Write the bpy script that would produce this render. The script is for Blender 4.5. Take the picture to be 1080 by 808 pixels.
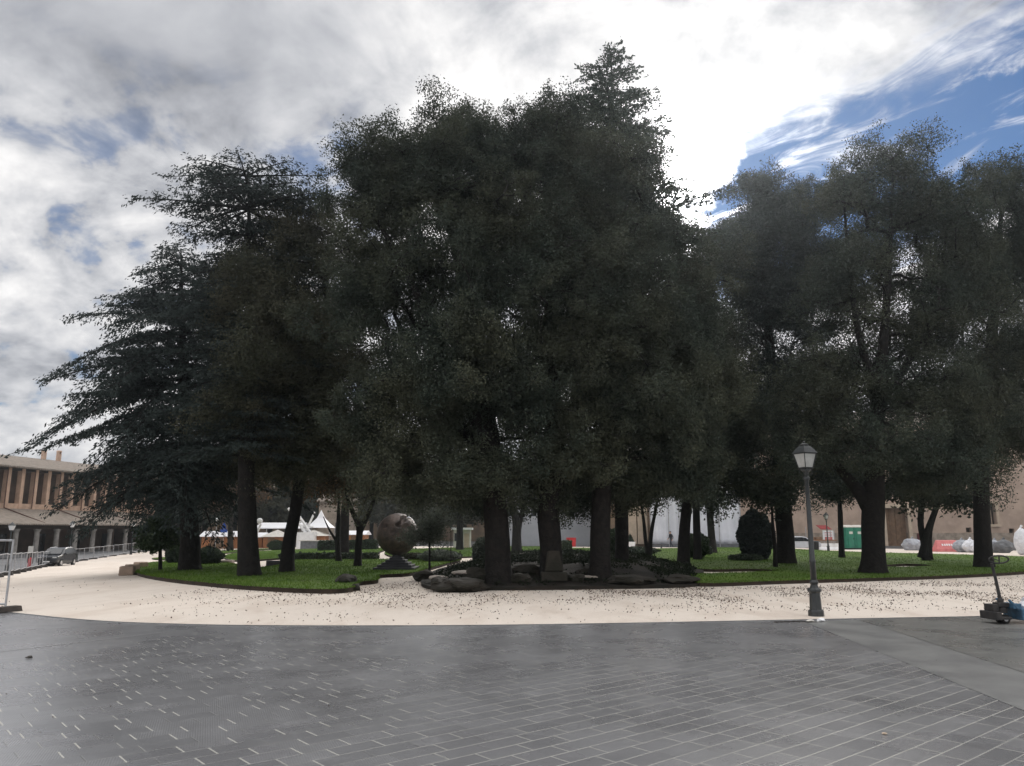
import bpy, bmesh, math, random
import numpy as np
from mathutils import Vector, Matrix, noise as mnoise

# ------------------------------------------------------------------ scene, camera, world, sun
S = bpy.context.scene
for o in list(bpy.data.objects):
    bpy.data.objects.remove(o)
COL = S.collection
W_, H_, F_, HOR = 1080.0, 808.0, 811.0, 560.0
CAMZ = 1.8
PITCH = math.atan((HOR - H_ / 2) / F_)
cd = bpy.data.cameras.new('camera')
cam = bpy.data.objects.new('camera', cd)
COL.objects.link(cam)
cam.location = (0, 0, CAMZ)
cam.rotation_euler = (math.pi / 2 + PITCH, 0, 0)
cd.sensor_width = 36
cd.lens = 36 * F_ / W_
cd.clip_start = 0.05
cd.clip_end = 9000
S.camera = cam
S.view_settings.view_transform = 'Standard'
S.view_settings.look = 'None'
S.view_settings.exposure = 0.7
S.view_settings.gamma = 1
S.view_settings.use_curve_mapping = False
S.cycles.max_bounces = 6
S.cycles.transparent_max_bounces = 6
S.cycles.caustics_reflective = False
S.cycles.caustics_refractive = False

CP, SP = math.cos(PITCH), math.sin(PITCH)


def ray(px, py):
    x = (px - W_ / 2) / F_
    u = (H_ / 2 - py) / F_
    return Vector((x, CP - u * SP, SP + u * CP))


SUN_D = ray(738, 205).normalized()
SUN_EL = math.asin(SUN_D.z)
SUN_AZ = math.atan2(SUN_D.x, SUN_D.y)

sd = bpy.data.lights.new('sun', 'SUN')
sd.energy = 1.0
sd.angle = math.radians(22)
sd.color = (1.0, 0.95, 0.88)
sun = bpy.data.objects.new('sun', sd)
COL.objects.link(sun)
sun.location = (20, 60, 60)
sun.rotation_euler = SUN_D.to_track_quat('Z', 'Y').to_euler()


class NT:
    """small node-tree writer"""

    def __init__(s, tree):
        s.t = tree
        tree.nodes.clear()

    def n(s, typ, **kw):
        nd = s.t.nodes.new(typ)
        for k, v in kw.items():
            setattr(nd, k, v)
        return nd

    def put(s, sock, v):
        if hasattr(v, 'is_output') or isinstance(v, bpy.types.NodeSocket):
            s.t.links.new(v, sock)
        elif v is not None:
            sock.default_value = v

    def m(s, op, a, b=None, c=None, clamp=False):
        nd = s.n('ShaderNodeMath', operation=op, use_clamp=clamp)
        s.put(nd.inputs[0], a)
        s.put(nd.inputs[1], b)
        s.put(nd.inputs[2], c)
        return nd.outputs[0]

    def vm(s, op, a, b=None, scale=None):
        nd = s.n('ShaderNodeVectorMath', operation=op)
        s.put(nd.inputs[0], a)
        s.put(nd.inputs[1], b)
        if scale is not None:
            s.put(nd.inputs['Scale'], scale)
        return nd.outputs['Value'] if op in ('DOT_PRODUCT', 'LENGTH') else nd.outputs[0]

    def noise(s, vec, scale, detail=4, rough=0.55, dist=0.0, lac=2.0):
        nd = s.n('ShaderNodeTexNoise')
        s.put(nd.inputs['Vector'], vec)
        s.put(nd.inputs['Scale'], scale)
        nd.inputs['Detail'].default_value = detail
        nd.inputs['Roughness'].default_value = rough
        nd.inputs['Distortion'].default_value = dist
        nd.inputs['Lacunarity'].default_value = lac
        return nd.outputs['Fac']

    def mr(s, v, a, b, c=0.0, d=1.0, smooth=True):
        nd = s.n('ShaderNodeMapRange', interpolation_type='SMOOTHSTEP' if smooth else 'LINEAR')
        s.put(nd.inputs[0], v)
        for i, q in enumerate((a, b, c, d)):
            s.put(nd.inputs[1 + i], q)
        return nd.outputs[0]

    def mix(s, f, a, b):
        nd = s.n('ShaderNodeMix', data_type='RGBA')
        s.put(nd.inputs[0], f)
        s.put(nd.inputs[6], a if not isinstance(a, tuple) else (*a[:3], 1))
        s.put(nd.inputs[7], b if not isinstance(b, tuple) else (*b[:3], 1))
        return nd.outputs[2]

    def mul(s, col, f):
        nd = s.n('ShaderNodeVectorMath', operation='SCALE')
        s.put(nd.inputs[0], col)
        s.put(nd.inputs['Scale'], f)
        return nd.outputs[0]

    def sep(s, v):
        nd = s.n('ShaderNodeSeparateXYZ')
        s.put(nd.inputs[0], v)
        return nd.outputs

    def comb(s, x, y, z):
        nd = s.n('ShaderNodeCombineXYZ')
        for i, q in enumerate((x, y, z)):
            s.put(nd.inputs[i], q)
        return nd.outputs[0]


def build_world():
    w = bpy.data.worlds.new('World')
    S.world = w
    w.use_nodes = True
    T = NT(w.node_tree)
    out = T.n('ShaderNodeOutputWorld')
    sky = T.n('ShaderNodeTexSky', sky_type='NISHITA')
    sky.sun_disc = False
    sky.sun_elevation = SUN_EL
    sky.sun_rotation = SUN_AZ
    sky.altitude = 500
    sky.air_density = 1.0
    sky.dust_density = 0.0
    sky.ozone_density = 6.0
    bg1 = T.n('ShaderNodeBackground')
    bg1.inputs['Strength'].default_value = 0.05
    T.t.links.new(sky.outputs[0], bg1.inputs['Color'])
    d = T.n('ShaderNodeTexCoord').outputs['Generated']
    x, y, z = T.sep(d)
    zc = T.m('ADD', T.m('MAXIMUM', z, 0.0), 0.5)
    p = T.comb(T.m('DIVIDE', x, zc), T.m('DIVIDE', y, zc), 0.0)
    az = T.m('MULTIPLY', T.m('ARCTAN2', x, y), 180 / math.pi)
    el = T.m('MULTIPLY', T.m('ARCSINE', z), 180 / math.pi)
    big = T.noise(p, 1.9, 5, 0.52, 0.4)
    med = T.noise(T.vm('ADD', p, (7.1, 3.3, 0.4)), 5.2, 7, 0.56, 0.5)
    puff = T.noise(T.vm('ADD', p, (1.7, 9.2, 2.0)), 13.0, 7, 0.56, 0.2)
    streak_v = T.comb(T.m('ADD', T.m('MULTIPLY', az, 0.10), T.m('MULTIPLY', el, 0.06)), T.m('SUBTRACT', T.m('MULTIPLY', el, 0.42), T.m('MULTIPLY', az, 0.09)), 3.0)
    streak = T.noise(streak_v, 1.3, 7, 0.6, 0.9)
    # angle from the sun, degrees
    cs = T.vm('DOT_PRODUCT', d, tuple(SUN_D))
    ang = T.m('MULTIPLY', T.m('ARCCOSINE', T.m('MINIMUM', cs, 0.99999)), 180 / math.pi)
    # blue gap right of the sun: warped edges
    wob = T.m('MULTIPLY', T.m('SUBTRACT', med, 0.5), 17.0)
    wob2 = T.m('MULTIPLY', T.m('SUBTRACT', streak, 0.5), 7.0)
    elw = T.m('ADD', T.m('ADD', el, T.m('MULTIPLY', wob, 0.35)), wob2)
    azw = T.m('ADD', T.m('ADD', T.m('ADD', az, T.m('MULTIPLY', T.m('SUBTRACT', 26.0, el), 0.45)), T.m('MULTIPLY', wob, 0.9)), T.m('MULTIPLY', T.m('SUBTRACT', puff, 0.5), 10.0))
    up = T.m('ADD', T.m('MULTIPLY', T.m('SUBTRACT', az, 16.5), 0.12), 28.6)
    g_up = T.mr(T.m('SUBTRACT', up, elw), -1.6, 3.2)
    g_lo = T.mr(T.m('SUBTRACT', elw, T.m('ADD', 16.5, T.m('MULTIPLY', T.m('MAXIMUM', T.m('SUBTRACT', az, 24.0), 0.0), 0.42))), -1.6, 1.2)
    g_l = T.mr(azw, 14.6, 17.8)
    g_r = T.mr(az, 75.0, 55.0)
    gap = T.m('MULTIPLY', T.m('MULTIPLY', g_up, g_lo), T.m('MULTIPLY', g_l, g_r))
    thin = T.mr(streak, 0.5, 0.78, 0.0, 0.7)
    gap = T.m('MULTIPLY', gap, T.m('SUBTRACT', 1.0, thin))
    # small openings in the mottled field at the left and low down
    lowleft = T.m('MULTIPLY', T.mr(el, 34.0, 22.0), T.mr(az, -6.0, -16.0))
    hole = T.mr(puff, 0.49, 0.36, 0.0, 1.0)
    hole = T.m('MULTIPLY', T.m('MULTIPLY', hole, T.mr(med, 0.54, 0.44)), lowleft)
    h2 = T.m('MULTIPLY', T.mr(T.m('ABSOLUTE', T.m('ADD', az, 15.0)), 6.0, 1.5), T.mr(T.m('ABSOLUTE', T.m('SUBTRACT', elw, 25.5)), 3.0, 0.5))
    h2 = T.m('MULTIPLY', h2, T.mr(puff, 0.6, 0.42))
    hole = T.m('MAXIMUM', T.m('MULTIPLY', hole, 0.6), T.m('MULTIPLY', h2, 0.7))
    behind = T.mr(y, 0.05, -0.25)
    hole_b = T.m('MULTIPLY', T.mr(big, 0.5, 0.42), T.m('MULTIPLY', behind, 0.5))
    clear = T.m('MAXIMUM', T.m('MAXIMUM', gap, hole), hole_b)
    cover = T.m('SUBTRACT', 1.0, clear, clamp=True)
    # cloud brightness: grey thick deck high at the left, white puffs lower, glare round the sun
    thick = T.m('MULTIPLY', T.mr(az, 0.0, -26.0), T.mr(el, 24.0, 33.0))
    tex = T.m('ADD', T.m('MULTIPLY', T.m('SUBTRACT', puff, 0.5), 0.95), T.m('MULTIPLY', T.m('SUBTRACT', med, 0.5), 1.5))
    tex_hi = T.m('ADD', T.m('MULTIPLY', T.m('SUBTRACT', big, 0.5), 1.2), T.m('MULTIPLY', T.m('SUBTRACT', med, 0.5), 0.75))
    nd = T.n('ShaderNodeMix', data_type='FLOAT')
    T.put(nd.inputs[0], thick)
    T.put(nd.inputs[2], T.m('ADD', 0.64, tex))
    T.put(nd.inputs[3], T.m('ADD', 0.47, tex_hi))
    lum = T.m('MAXIMUM', nd.outputs[0], 0.26)
    rim = T.m('MULTIPLY', T.m('MULTIPLY', gap, T.m('SUBTRACT', 1.0, gap)), 1.0)
    glow = T.m('ADD', T.m('MULTIPLY', T.m('EXPONENT', T.m('MULTIPLY', T.m('POWER', T.m('DIVIDE', ang, 4.5), 2.0), -1.0)), 6.0),
               T.m('MULTIPLY', T.m('EXPONENT', T.m('DIVIDE', ang, -10.0)), 0.55))
    lum = T.m('ADD', lum, T.m('MULTIPLY', glow, T.m('ADD', 0.15, T.m('MULTIPLY', med, 1.7))))
    # unseen clouds overhead and behind the camera, brightened to light ground and trees
    lit = T.m('MAXIMUM', T.m('MULTIPLY', T.mr(cs, 0.5, -0.2), 0.62), T.m('MULTIPLY', T.mr(el, 42.0, 62.0), 1.5))
    lum = T.m('ADD', lum, T.m('MULTIPLY', lit, 1.0))
    lum = T.m('ADD', lum, rim)
    tint = T.mix(T.mr(lum, 0.25, 0.95), (0.93, 0.96, 1.05), (1.0, 0.985, 0.98))
    bg2 = T.n('ShaderNodeBackground')
    T.t.links.new(T.mul(tint, lum), bg2.inputs['Color'])
    bg2.inputs['Strength'].default_value = 0.68
    ms = T.n('ShaderNodeMixShader')
    T.t.links.new(cover, ms.inputs[0])
    T.t.links.new(bg1.outputs[0], ms.inputs[1])
    T.t.links.new(bg2.outputs[0], ms.inputs[2])
    T.t.links.new(ms.outputs[0], out.inputs['Surface'])
    w.cycles.sampling_method = 'MANUAL'
    w.cycles.sample_map_resolution = 1024


build_world()


# ------------------------------------------------------------------ ground shape and placing
def sst(t):
    t = min(1.0, max(0.0, t))
    return t * t * (3 - 2 * t)


def HT(x, y):
    """the square falls away gently towards the arcade"""
    return -0.95 * sst((-x - 9) / 33) * (1 - 0.6 * sst((y - 62) / 40))


def G(px, py, z=0.0):
    d = ray(px, py)
    h = 0.0
    for _ in range(14):
        t = (h + z - CAMZ) / d.z
        h = HT(d.x * t, d.y * t)
    return Vector((d.x * t, d.y * t, h + z))


def P(px, py, Y):
    d = ray(px, py)
    t = Y / d.y
    return Vector((d.x * t, Y, CAMZ + d.z * t))


def mpp(px, py, Y):
    """metres per photo pixel at depth Y"""
    d = ray(px, py)
    return Y / d.y / F_


# ------------------------------------------------------------------ mesh helpers
class MB:
    def __init__(s):
        s.v, s.f, s.mi = [], [], []
        s.cur = 0

    def add(s, vs, fs):
        b = len(s.v)
        s.v += [tuple(q) for q in vs]
        s.f += [tuple(i + b for i in f) for f in fs]
        s.mi += [s.cur] * len(fs)
        return s

    def box(s, c, size, rot=None, taper=1.0):
        sx, sy, sz = (q / 2 for q in size)
        vs = []
        for z in (-1, 1):
            k = taper if z > 0 else 1.0
            for a, b in ((-1, -1), (1, -1), (1, 1), (-1, 1)):
                v = Vector((a * sx * k, b * sy * k, z * sz))
                if rot is not None:
                    v = rot @ v
                vs.append(v + Vector(c))
        return s.add(vs, [(3, 2, 1, 0), (4, 5, 6, 7), (0, 1, 5, 4), (1, 2, 6, 5), (2, 3, 7, 6), (3, 0, 4, 7)])

    def tube(s, pts, rads, n=8, caps=True):
        pts = [Vector(p) for p in pts]
        if not hasattr(rads, '__len__'):
            rads = [rads] * len(pts)
        vs, fs = [], []
        prev = None
        for i, p in enumerate(pts):
            a = pts[max(i - 1, 0)]
            b = pts[min(i + 1, len(pts) - 1)]
            d = (b - a)
            d = d.normalized() if d.length > 1e-9 else Vector((0, 0, 1))
            if prev is None:
                u = d.orthogonal().normalized()
            else:
                u = prev - d * prev.dot(d)
                u = u.normalized() if u.length > 1e-6 else d.orthogonal().normalized()
            prev = u
            w = d.cross(u)
            for k in range(n):
                t = 2 * math.pi * k / n
                vs.append(p + (u * math.cos(t) + w * math.sin(t)) * rads[i])
        for i in range(len(pts) - 1):
            for k in range(n):
                k2 = (k + 1) % n
                fs.append((i * n + k, i * n + k2, (i + 1) * n + k2, (i + 1) * n + k))
        if caps:
            fs.append(tuple(range(n - 1, -1, -1)))
            fs.append(tuple((len(pts) - 1) * n + k for k in range(n)))
        return s.add(vs, fs)

    def lathe(s, prof, n=16, c=(0, 0, 0), rot0=0.0):
        vs, fs = [], []
        for r, z in prof:
            for k in range(n):
                t = rot0 + 2 * math.pi * k / n
                vs.append((c[0] + r * math.cos(t), c[1] + r * math.sin(t), c[2] + z))
        for i in range(len(prof) - 1):
            for k in range(n):
                k2 = (k + 1) % n
                fs.append((i * n + k, i * n + k2, (i + 1) * n + k2, (i + 1) * n + k))
        fs.append(tuple(range(n - 1, -1, -1)))
        fs.append(tuple((len(prof) - 1) * n + k for k in range(n)))
        return s.add(vs, fs)

    def prism(s, poly, z0, z1):
        """poly: xy points counter-clockwise"""
        n = len(poly)
        vs = [(x, y, z0) for x, y in poly] + [(x, y, z1) for x, y in poly]
        fs = [tuple(range(n - 1, -1, -1)), tuple(range(n, 2 * n))]
        fs += [(i, (i + 1) % n, n + (i + 1) % n, n + i) for i in range(n)]
        return s.add(vs, fs)

    def sweep(s, prof, x0, x1):
        """prof: (y,z) outline, extruded along x"""
        n = len(prof)
        vs = [(x0, y, z) for y, z in prof] + [(x1, y, z) for y, z in prof]
        fs = [tuple(range(n)), tuple(range(2 * n - 1, n - 1, -1))]
        fs += [((i + 1) % n, i, n + i, n + (i + 1) % n) for i in range(n)]
        return s.add(vs, fs)

    def blob(s, c, r, seed=0, sub=2, rough=0.25, freq=1.2, flat=None):
        bm = bmesh.new()
        bmesh.ops.create_icosphere(bm, subdivisions=sub, radius=1)
        off = Vector((seed * 3.1, seed * 1.7, seed * 0.9))
        vs = []
        for v in bm.verts:
            k = 1 + rough * mnoise.fractal(v.co * freq + off, 1.0, 2.0, 3)
            q = Vector((v.co.x * r[0] * k, v.co.y * r[1] * k, v.co.z * r[2] * k))
            if flat is not None and q.z < flat:
                q.z = flat
            vs.append(q + Vector(c))
        fs = [tuple(v.index for v in f.verts) for f in bm.faces]
        bm.free()
        return s.add(vs, fs)

    def build(s, name, mat, parent=None, smooth=False, bevel=0.0, origin=None, recalc=True):
        me = bpy.data.meshes.new(name)
        o0 = Vector(origin) if origin is not None else Vector((0, 0, 0))
        me.from_pydata([tuple(Vector(q) - o0) for q in s.v], [], s.f)
        mats = mat if isinstance(mat, (list, tuple)) else [mat]
        for m in mats:
            me.materials.append(m)
        if len(mats) > 1:
            me.polygons.foreach_set('material_index', s.mi)
        if recalc:
            bm = bmesh.new()
            bm.from_mesh(me)
            bmesh.ops.recalc_face_normals(bm, faces=bm.faces)
            bm.to_mesh(me)
            bm.free()
        if smooth:
            me.polygons.foreach_set('use_smooth', [True] * len(me.polygons))
        ob = bpy.data.objects.new(name, me)
        COL.objects.link(ob)
        if parent is not None:
            ob.parent = parent
        elif origin is not None:
            ob.location = o0
        if bevel > 0:
            b = ob.modifiers.new('bevel', 'BEVEL')
            b.width = bevel
            b.segments = 2
            b.limit_method = 'ANGLE'
        return ob


def quads_mesh(name, V, mat, parent=None, loc=None, extra=None):
    """V: (n,4,3) array of leaf quads; extra = (verts, faces) for a solid core"""
    n = V.shape[0]
    vs = V.reshape(-1, 3)
    if extra is not None:
        ev = np.array(extra[0], dtype=np.float64)
        if loc is not None:
            ev = ev - np.array(loc)
    if loc is not None:
        vs = vs - np.array(loc)
    me = bpy.data.meshes.new(name)
    if extra is None:
        me.vertices.add(n * 4)
        me.vertices.foreach_set('co', vs.astype(np.float32).ravel())
        me.loops.add(n * 4)
        me.loops.foreach_set('vertex_index', np.arange(n * 4, dtype=np.int32))
        me.polygons.add(n)
        me.polygons.foreach_set('loop_start', np.arange(0, n * 4, 4, dtype=np.int32))
        me.update(calc_edges=True)
    else:
        fs = [tuple(range(i * 4, i * 4 + 4)) for i in range(n)]
        fs += [tuple(q + n * 4 for q in f) for f in extra[1]]
        me.from_pydata([tuple(q) for q in vs] + [tuple(q) for q in ev], [], fs)
    me.materials.append(mat)
    ob = bpy.data.objects.new(name, me)
    COL.objects.link(ob)
    if parent is not None:
        ob.parent = parent
    return ob


def thing(name, label, cat, loc=(0, 0, 0), rz=0.0, group=None):
    o = bpy.data.objects.new(name, None)
    COL.objects.link(o)
    o.empty_display_size = 0.3
    o.location = loc
    o.rotation_euler = (0, 0, rz)
    return tag(o, label, cat, group)


def tag(o, label, cat, group=None):
    o['label'] = label
    o['category'] = cat
    if group:
        o['group'] = group
    return o


def struct(o, kind='structure', label=None, cat=None):
    o['kind'] = kind
    if label:
        o['label'] = label
    if cat:
        o['category'] = cat
    return o


def dup(root, loc, rz, label=None, group=None, scale=1.0):
    r = root.copy()
    COL.objects.link(r)
    r.location = loc
    r.rotation_euler = (0, 0, rz)
    r.scale = (scale,) * 3
    if label:
        r['label'] = label
    if group:
        r['group'] = group
    for ch in list(root.children):
        c = ch.copy()
        COL.objects.link(c)
        c.parent = r
        for g in list(ch.children):
            q = g.copy()
            COL.objects.link(q)
            q.parent = c
    return r


# ------------------------------------------------------------------ materials
def pmat(name, c1, c2=None, scale=3.0, rough=0.8, bump=0.0, bscale=None, detail=5, spec=0.3, metal=0.0, ramp=(0.35, 0.65), coord='Object', bdist=0.05):
    m = bpy.data.materials.new(name)
    m.use_nodes = True
    T = NT(m.node_tree)
    out = T.n('ShaderNodeOutputMaterial')
    b = T.n('ShaderNodeBsdfPrincipled')
    T.t.links.new(b.outputs[0], out.inputs[0])
    if coord == 'World':
        co = T.n('ShaderNodeNewGeometry').outputs['Position']
    else:
        co = T.n('ShaderNodeTexCoord').outputs[coord]
    c2 = c2 or tuple(q * 0.8 for q in c1)
    f = T.mr(T.noise(co, scale, detail, 0.6), ramp[0], ramp[1])
    T.put(b.inputs['Base Color'], T.mix(f, c1, c2))
    b.inputs['Roughness'].default_value = rough
    b.inputs['Specular IOR Level'].default_value = spec
    b.inputs['Metallic'].default_value = metal
    if bump > 0:
        bn = T.n('ShaderNodeBump')
        bn.inputs['Strength'].default_value = bump
        bn.inputs['Distance'].default_value = bdist
        T.put(bn.inputs['Height'], T.noise(co, bscale or scale * 4, 6, 0.6))
        T.t.links.new(bn.outputs[0], b.inputs['Normal'])
    m['nt'] = 1
    return m


def leafmat(name, c1, c2, c3=None, trans=0.25, rough=0.55, nscale=0.5, spec=0.35):
    m = bpy.data.materials.new(name)
    m.use_nodes = True
    T = NT(m.node_tree)
    out = T.n('ShaderNodeOutputMaterial')
    b = T.n('ShaderNodeBsdfPrincipled')
    geo = T.n('ShaderNodeNewGeometry')
    co = geo.outputs['Position']
    f = T.mr(T.noise(co, nscale, 3, 0.6), 0.35, 0.65)
    r = geo.outputs['Random Per Island']
    f2 = T.m('ADD', T.m('MULTIPLY', f, 0.7), T.m('MULTIPLY', r, 0.3))
    col = T.mix(f2, c1, c2)
    if c3:
        col = T.mix(T.mr(r, 0.86, 0.93), col, c3)
    T.put(b.inputs['Base Color'], col)
    b.inputs['Roughness'].default_value = rough
    b.inputs['Specular IOR Level'].default_value = spec
    tr = T.n('ShaderNodeBsdfTranslucent')
    T.put(tr.inputs['Color'], T.mul(col, 1.3))
    ms = T.n('ShaderNodeMixShader')
    ms.inputs[0].default_value = trans
    T.t.links.new(b.outputs[0], ms.inputs[1])
    T.t.links.new(tr.outputs[0], ms.inputs[2])
    T.t.links.new(ms.outputs[0], out.inputs[0])
    return m


def paving_material(name, ang, wid, row, base1, base2, mort, strength=1.0, left_zone=True):
    m = bpy.data.materials.new(name)
    m.use_nodes = True
    T = NT(m.node_tree)
    out = T.n('ShaderNodeOutputMaterial')
    b = T.n('ShaderNodeBsdfPrincipled')
    T.t.links.new(b.outputs[0], out.inputs[0])
    pos = T.n('ShaderNodeNewGeometry').outputs['Position']
    x, y, z = T.sep(pos)
    s_, c_ = math.sin(math.radians(ang)), math.cos(math.radians(ang))
    wv = T.m('MULTIPLY', T.m('SUBTRACT', T.noise(pos, 0.22, 2, 0.5), 0.5), 0.10)
    u = T.m('ADD', T.m('MULTIPLY', x, s_), T.m('MULTIPLY', y, c_))
    v = T.m('ADD', T.m('ADD', T.m('MULTIPLY', x, -c_), T.m('MULTIPLY', y, s_)), wv)
    vr = T.m('DIVIDE', v, row)
    ri = T.m('FLOOR', vr)
    wn = T.n('ShaderNodeTexWhiteNoise', noise_dimensions='1D')
    T.put(wn.inputs['W'], ri)
    uu = T.m('ADD', T.m('DIVIDE', u, wid), T.m('ADD', T.m('MULTIPLY', ri, 0.5), T.m('MULTIPLY', wn.outputs['Value'], 0.45)))
    ci = T.m('FLOOR', uu)
    fu = T.m('FRACT', uu)
    fv = T.m('FRACT', vr)
    du = T.m('MULTIPLY', T.m('MINIMUM', fu, T.m('SUBTRACT', 1.0, fu)), wid)
    dv = T.m('MULTIPLY', T.m('MINIMUM', fv, T.m('SUBTRACT', 1.0, fv)), row)
    fine = T.noise(pos, 55.0, 3, 0.6)
    jit = T.m('MULTIPLY', T.m('SUBTRACT', fine, 0.5), 0.012)
    jl = T.mr(T.m('ADD', dv, jit), 0.0075, 0.0035)
    jc = T.mr(T.m('ADD', du, jit), 0.0095, 0.005)
    patch = T.noise(pos, 0.55, 4, 0.6)
    wn2 = T.n('ShaderNodeTexWhiteNoise', noise_dimensions='2D')
    T.put(wn2.inputs['Vector'], T.comb(ri, ci, 0.0))
    rnd = wn2.outputs['Value']
    # mortar is only partly filled with pale grout
    if left_zone:
        zone = T.mr(x, -2.2, -0.2)
        far = T.mr(y, 14.5, 9.5)
        near = T.mr(T.m('ADD', T.m('MULTIPLY', x, 1.0), T.m('MULTIPLY', T.m('SUBTRACT', y, 6.0), -0.35)), -3.4, 0.2)
        gl = T.m('MULTIPLY', T.m('MULTIPLY', T.m('ADD', 0.12, T.m('MULTIPLY', near, 0.88)), far), T.mr(patch, 0.3, 0.6, 0.55, 1.0))
        gl = T.m('MAXIMUM', gl, T.m('MULTIPLY', T.mr(patch, 0.52, 0.62), T.m('MULTIPLY', far, 0.35)))
        wn3 = T.n('ShaderNodeTexWhiteNoise', noise_dimensions='3D')
        T.put(wn3.inputs['Vector'], T.comb(ri, T.m('FLOOR', T.m('ADD', uu, 0.5)), 4.0))
        some = T.mr(wn3.outputs['Value'], 0.25, 0.45, 0.15, 1.0)
        gc = T.m('MULTIPLY', T.m('ADD', T.m('MULTIPLY', zone, -0.38), 1.0), T.m('MULTIPLY', T.mr(y, 17.0, 12.0, 0.35, 1.0), some))
        gc = T.m('MULTIPLY', gc, T.mr(x, -8.5, -5.0, 0.15, 1.0))
    else:
        gl = T.m('MULTIPLY', T.mr(patch, 0.45, 0.6), strength)
        gc = gl
    light = T.m('MAXIMUM', T.m('MULTIPLY', jl, gl), T.m('MULTIPLY', jc, gc))
    anyj = T.m('MAXIMUM', jl, jc)
    grain = T.noise(pos, 9.0, 6, 0.65)
    k = T.m('ADD', T.m('MULTIPLY', rnd, 0.6), T.m('MULTIPLY', grain, 0.4))
    col = T.mix(k, base1, base2)
    stain = T.mr(T.noise(pos, 0.35, 5, 0.65, 0.6), 0.42, 0.68)
    col = T.mix(T.m('MULTIPLY', stain, 0.35), col, tuple(q * 0.62 for q in base1))
    col = T.mix(T.m('MULTIPLY', T.mr(T.noise(pos, 1.7, 5, 0.7), 0.56, 0.72), 0.35), col, tuple(q * 1.5 for q in base2))
    col = T.mix(T.m('MULTIPLY', anyj, 0.45), col, tuple(q * 0.5 for q in base1))
    col = T.mix(light, col, mort)
    T.put(b.inputs['Base Color'], col)
    # sawn ribs on the slabs
    rib = T.m('SINE', T.m('MULTIPLY', T.m('ADD', T.m('MULTIPLY', x, 0.93), T.m('MULTIPLY', y, 0.36)), 2 * math.pi / 0.021))
    hgt = T.m('ADD', T.m('MULTIPLY', rib, T.m('MULTIPLY', T.mr(rnd, 0.3, 0.6), 0.0005)), T.m('MULTIPLY', T.noise(pos, 40.0, 4, 0.6), 0.0022))
    hgt = T.m('ADD', hgt, T.m('MULTIPLY', rnd, 0.002))
    hgt = T.m('SUBTRACT', hgt, T.m('MULTIPLY', anyj, 0.003))
    bn = T.n('ShaderNodeBump')
    bn.inputs['Strength'].default_value = 0.8
    bn.inputs['Distance'].default_value = 1.0
    T.put(bn.inputs['Height'], hgt)
    T.t.links.new(bn.outputs[0], b.inputs['Normal'])
    T.put(b.inputs['Roughness'], T.m('ADD', T.mr(T.noise(pos, 0.8, 4, 0.6), 0.3, 0.7, 0.22, 0.36), T.m('MULTIPLY', light, 0.3)))
    b.inputs['Specular IOR Level'].default_value = 0.75
    b.inputs['Coat Weight'].default_value = 0.5
    b.inputs['Coat Roughness'].default_value = 0.22
    return m


def gravel_material():
    m = bpy.data.materials.new('pale pea gravel')
    m.use_nodes = True
    T = NT(m.node_tree)
    out = T.n('ShaderNodeOutputMaterial')
    b = T.n('ShaderNodeBsdfPrincipled')
    T.t.links.new(b.outputs[0], out.inputs[0])
    pos = T.n('ShaderNodeNewGeometry').outputs['Position']
    f1 = T.noise(pos, 70.0, 3, 0.7)
    f2 = T.noise(T.vm('MULTIPLY', pos, (1.0, 0.35, 1.0)), 0.9, 6, 0.65, 0.5)
    f3 = T.noise(pos, 0.12, 3, 0.5)
    col = T.mix(T.mr(f1, 0.3, 0.7), (0.60, 0.525, 0.455), (0.75, 0.68, 0.605))
    col = T.mix(T.mr(f2, 0.42, 0.70, 0.0, 0.48), col, (0.46, 0.37, 0.30))
    col = T.mix(T.mr(f3, 0.4, 0.7, 0.0, 0.2), col, (0.8, 0.72, 0.64))
    T.put(b.inputs['Base Color'], col)
    b.inputs['Roughness'].default_value = 0.95
    b.inputs['Specular IOR Level'].default_value = 0.1
    bn = T.n('ShaderNodeBump')
    bn.inputs['Strength'].default_value = 0.6
    bn.inputs['Distance'].default_value = 0.02
    T.put(bn.inputs['Height'], T.m('ADD', f1, T.m('MULTIPLY', f2, 1.5)))
    T.t.links.new(bn.outputs[0], b.inputs['Normal'])
    return m


M = {}
M['gravel'] = gravel_material()
M['slab'] = paving_material('grey stone slabs', 50, 0.44, 0.225, (0.170, 0.170, 0.177), (0.240, 0.239, 0.246), (0.44, 0.43, 0.385))
M['slab2'] = paving_material('grey stone slabs cross laid', 74, 0.42, 0.2, (0.165, 0.165, 0.16), (0.215, 0.215, 0.205), (0.30, 0.30, 0.27), 0.55, False)
M['strip'] = pmat('smooth stone border', (0.14, 0.14, 0.14), (0.20, 0.20, 0.195), 0.9, 0.36, 0.15, 30, spec=0.5, coord='World')
M['channel'] = pmat('pale stone channel', (0.42, 0.42, 0.42), (0.34, 0.34, 0.34), 2.0, 0.3, 0.1, 30, spec=0.5, coord='World')
M['asphalt'] = pmat('old asphalt', (0.075, 0.074, 0.074), (0.055, 0.055, 0.056), 0.6, 0.85, 0.3, 60, coord='World')
M['street'] = pmat('light stone street', (0.22, 0.22, 0.225), (0.16, 0.16, 0.165), 0.8, 0.6, 0.2, 30, coord='World')
M['lawn'] = pmat('lawn turf', (0.058, 0.112, 0.016), (0.094, 0.152, 0.024), 0.45, 0.9, 0.9, 22, detail=6, spec=0.15, coord='World', bdist=0.06)
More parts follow.
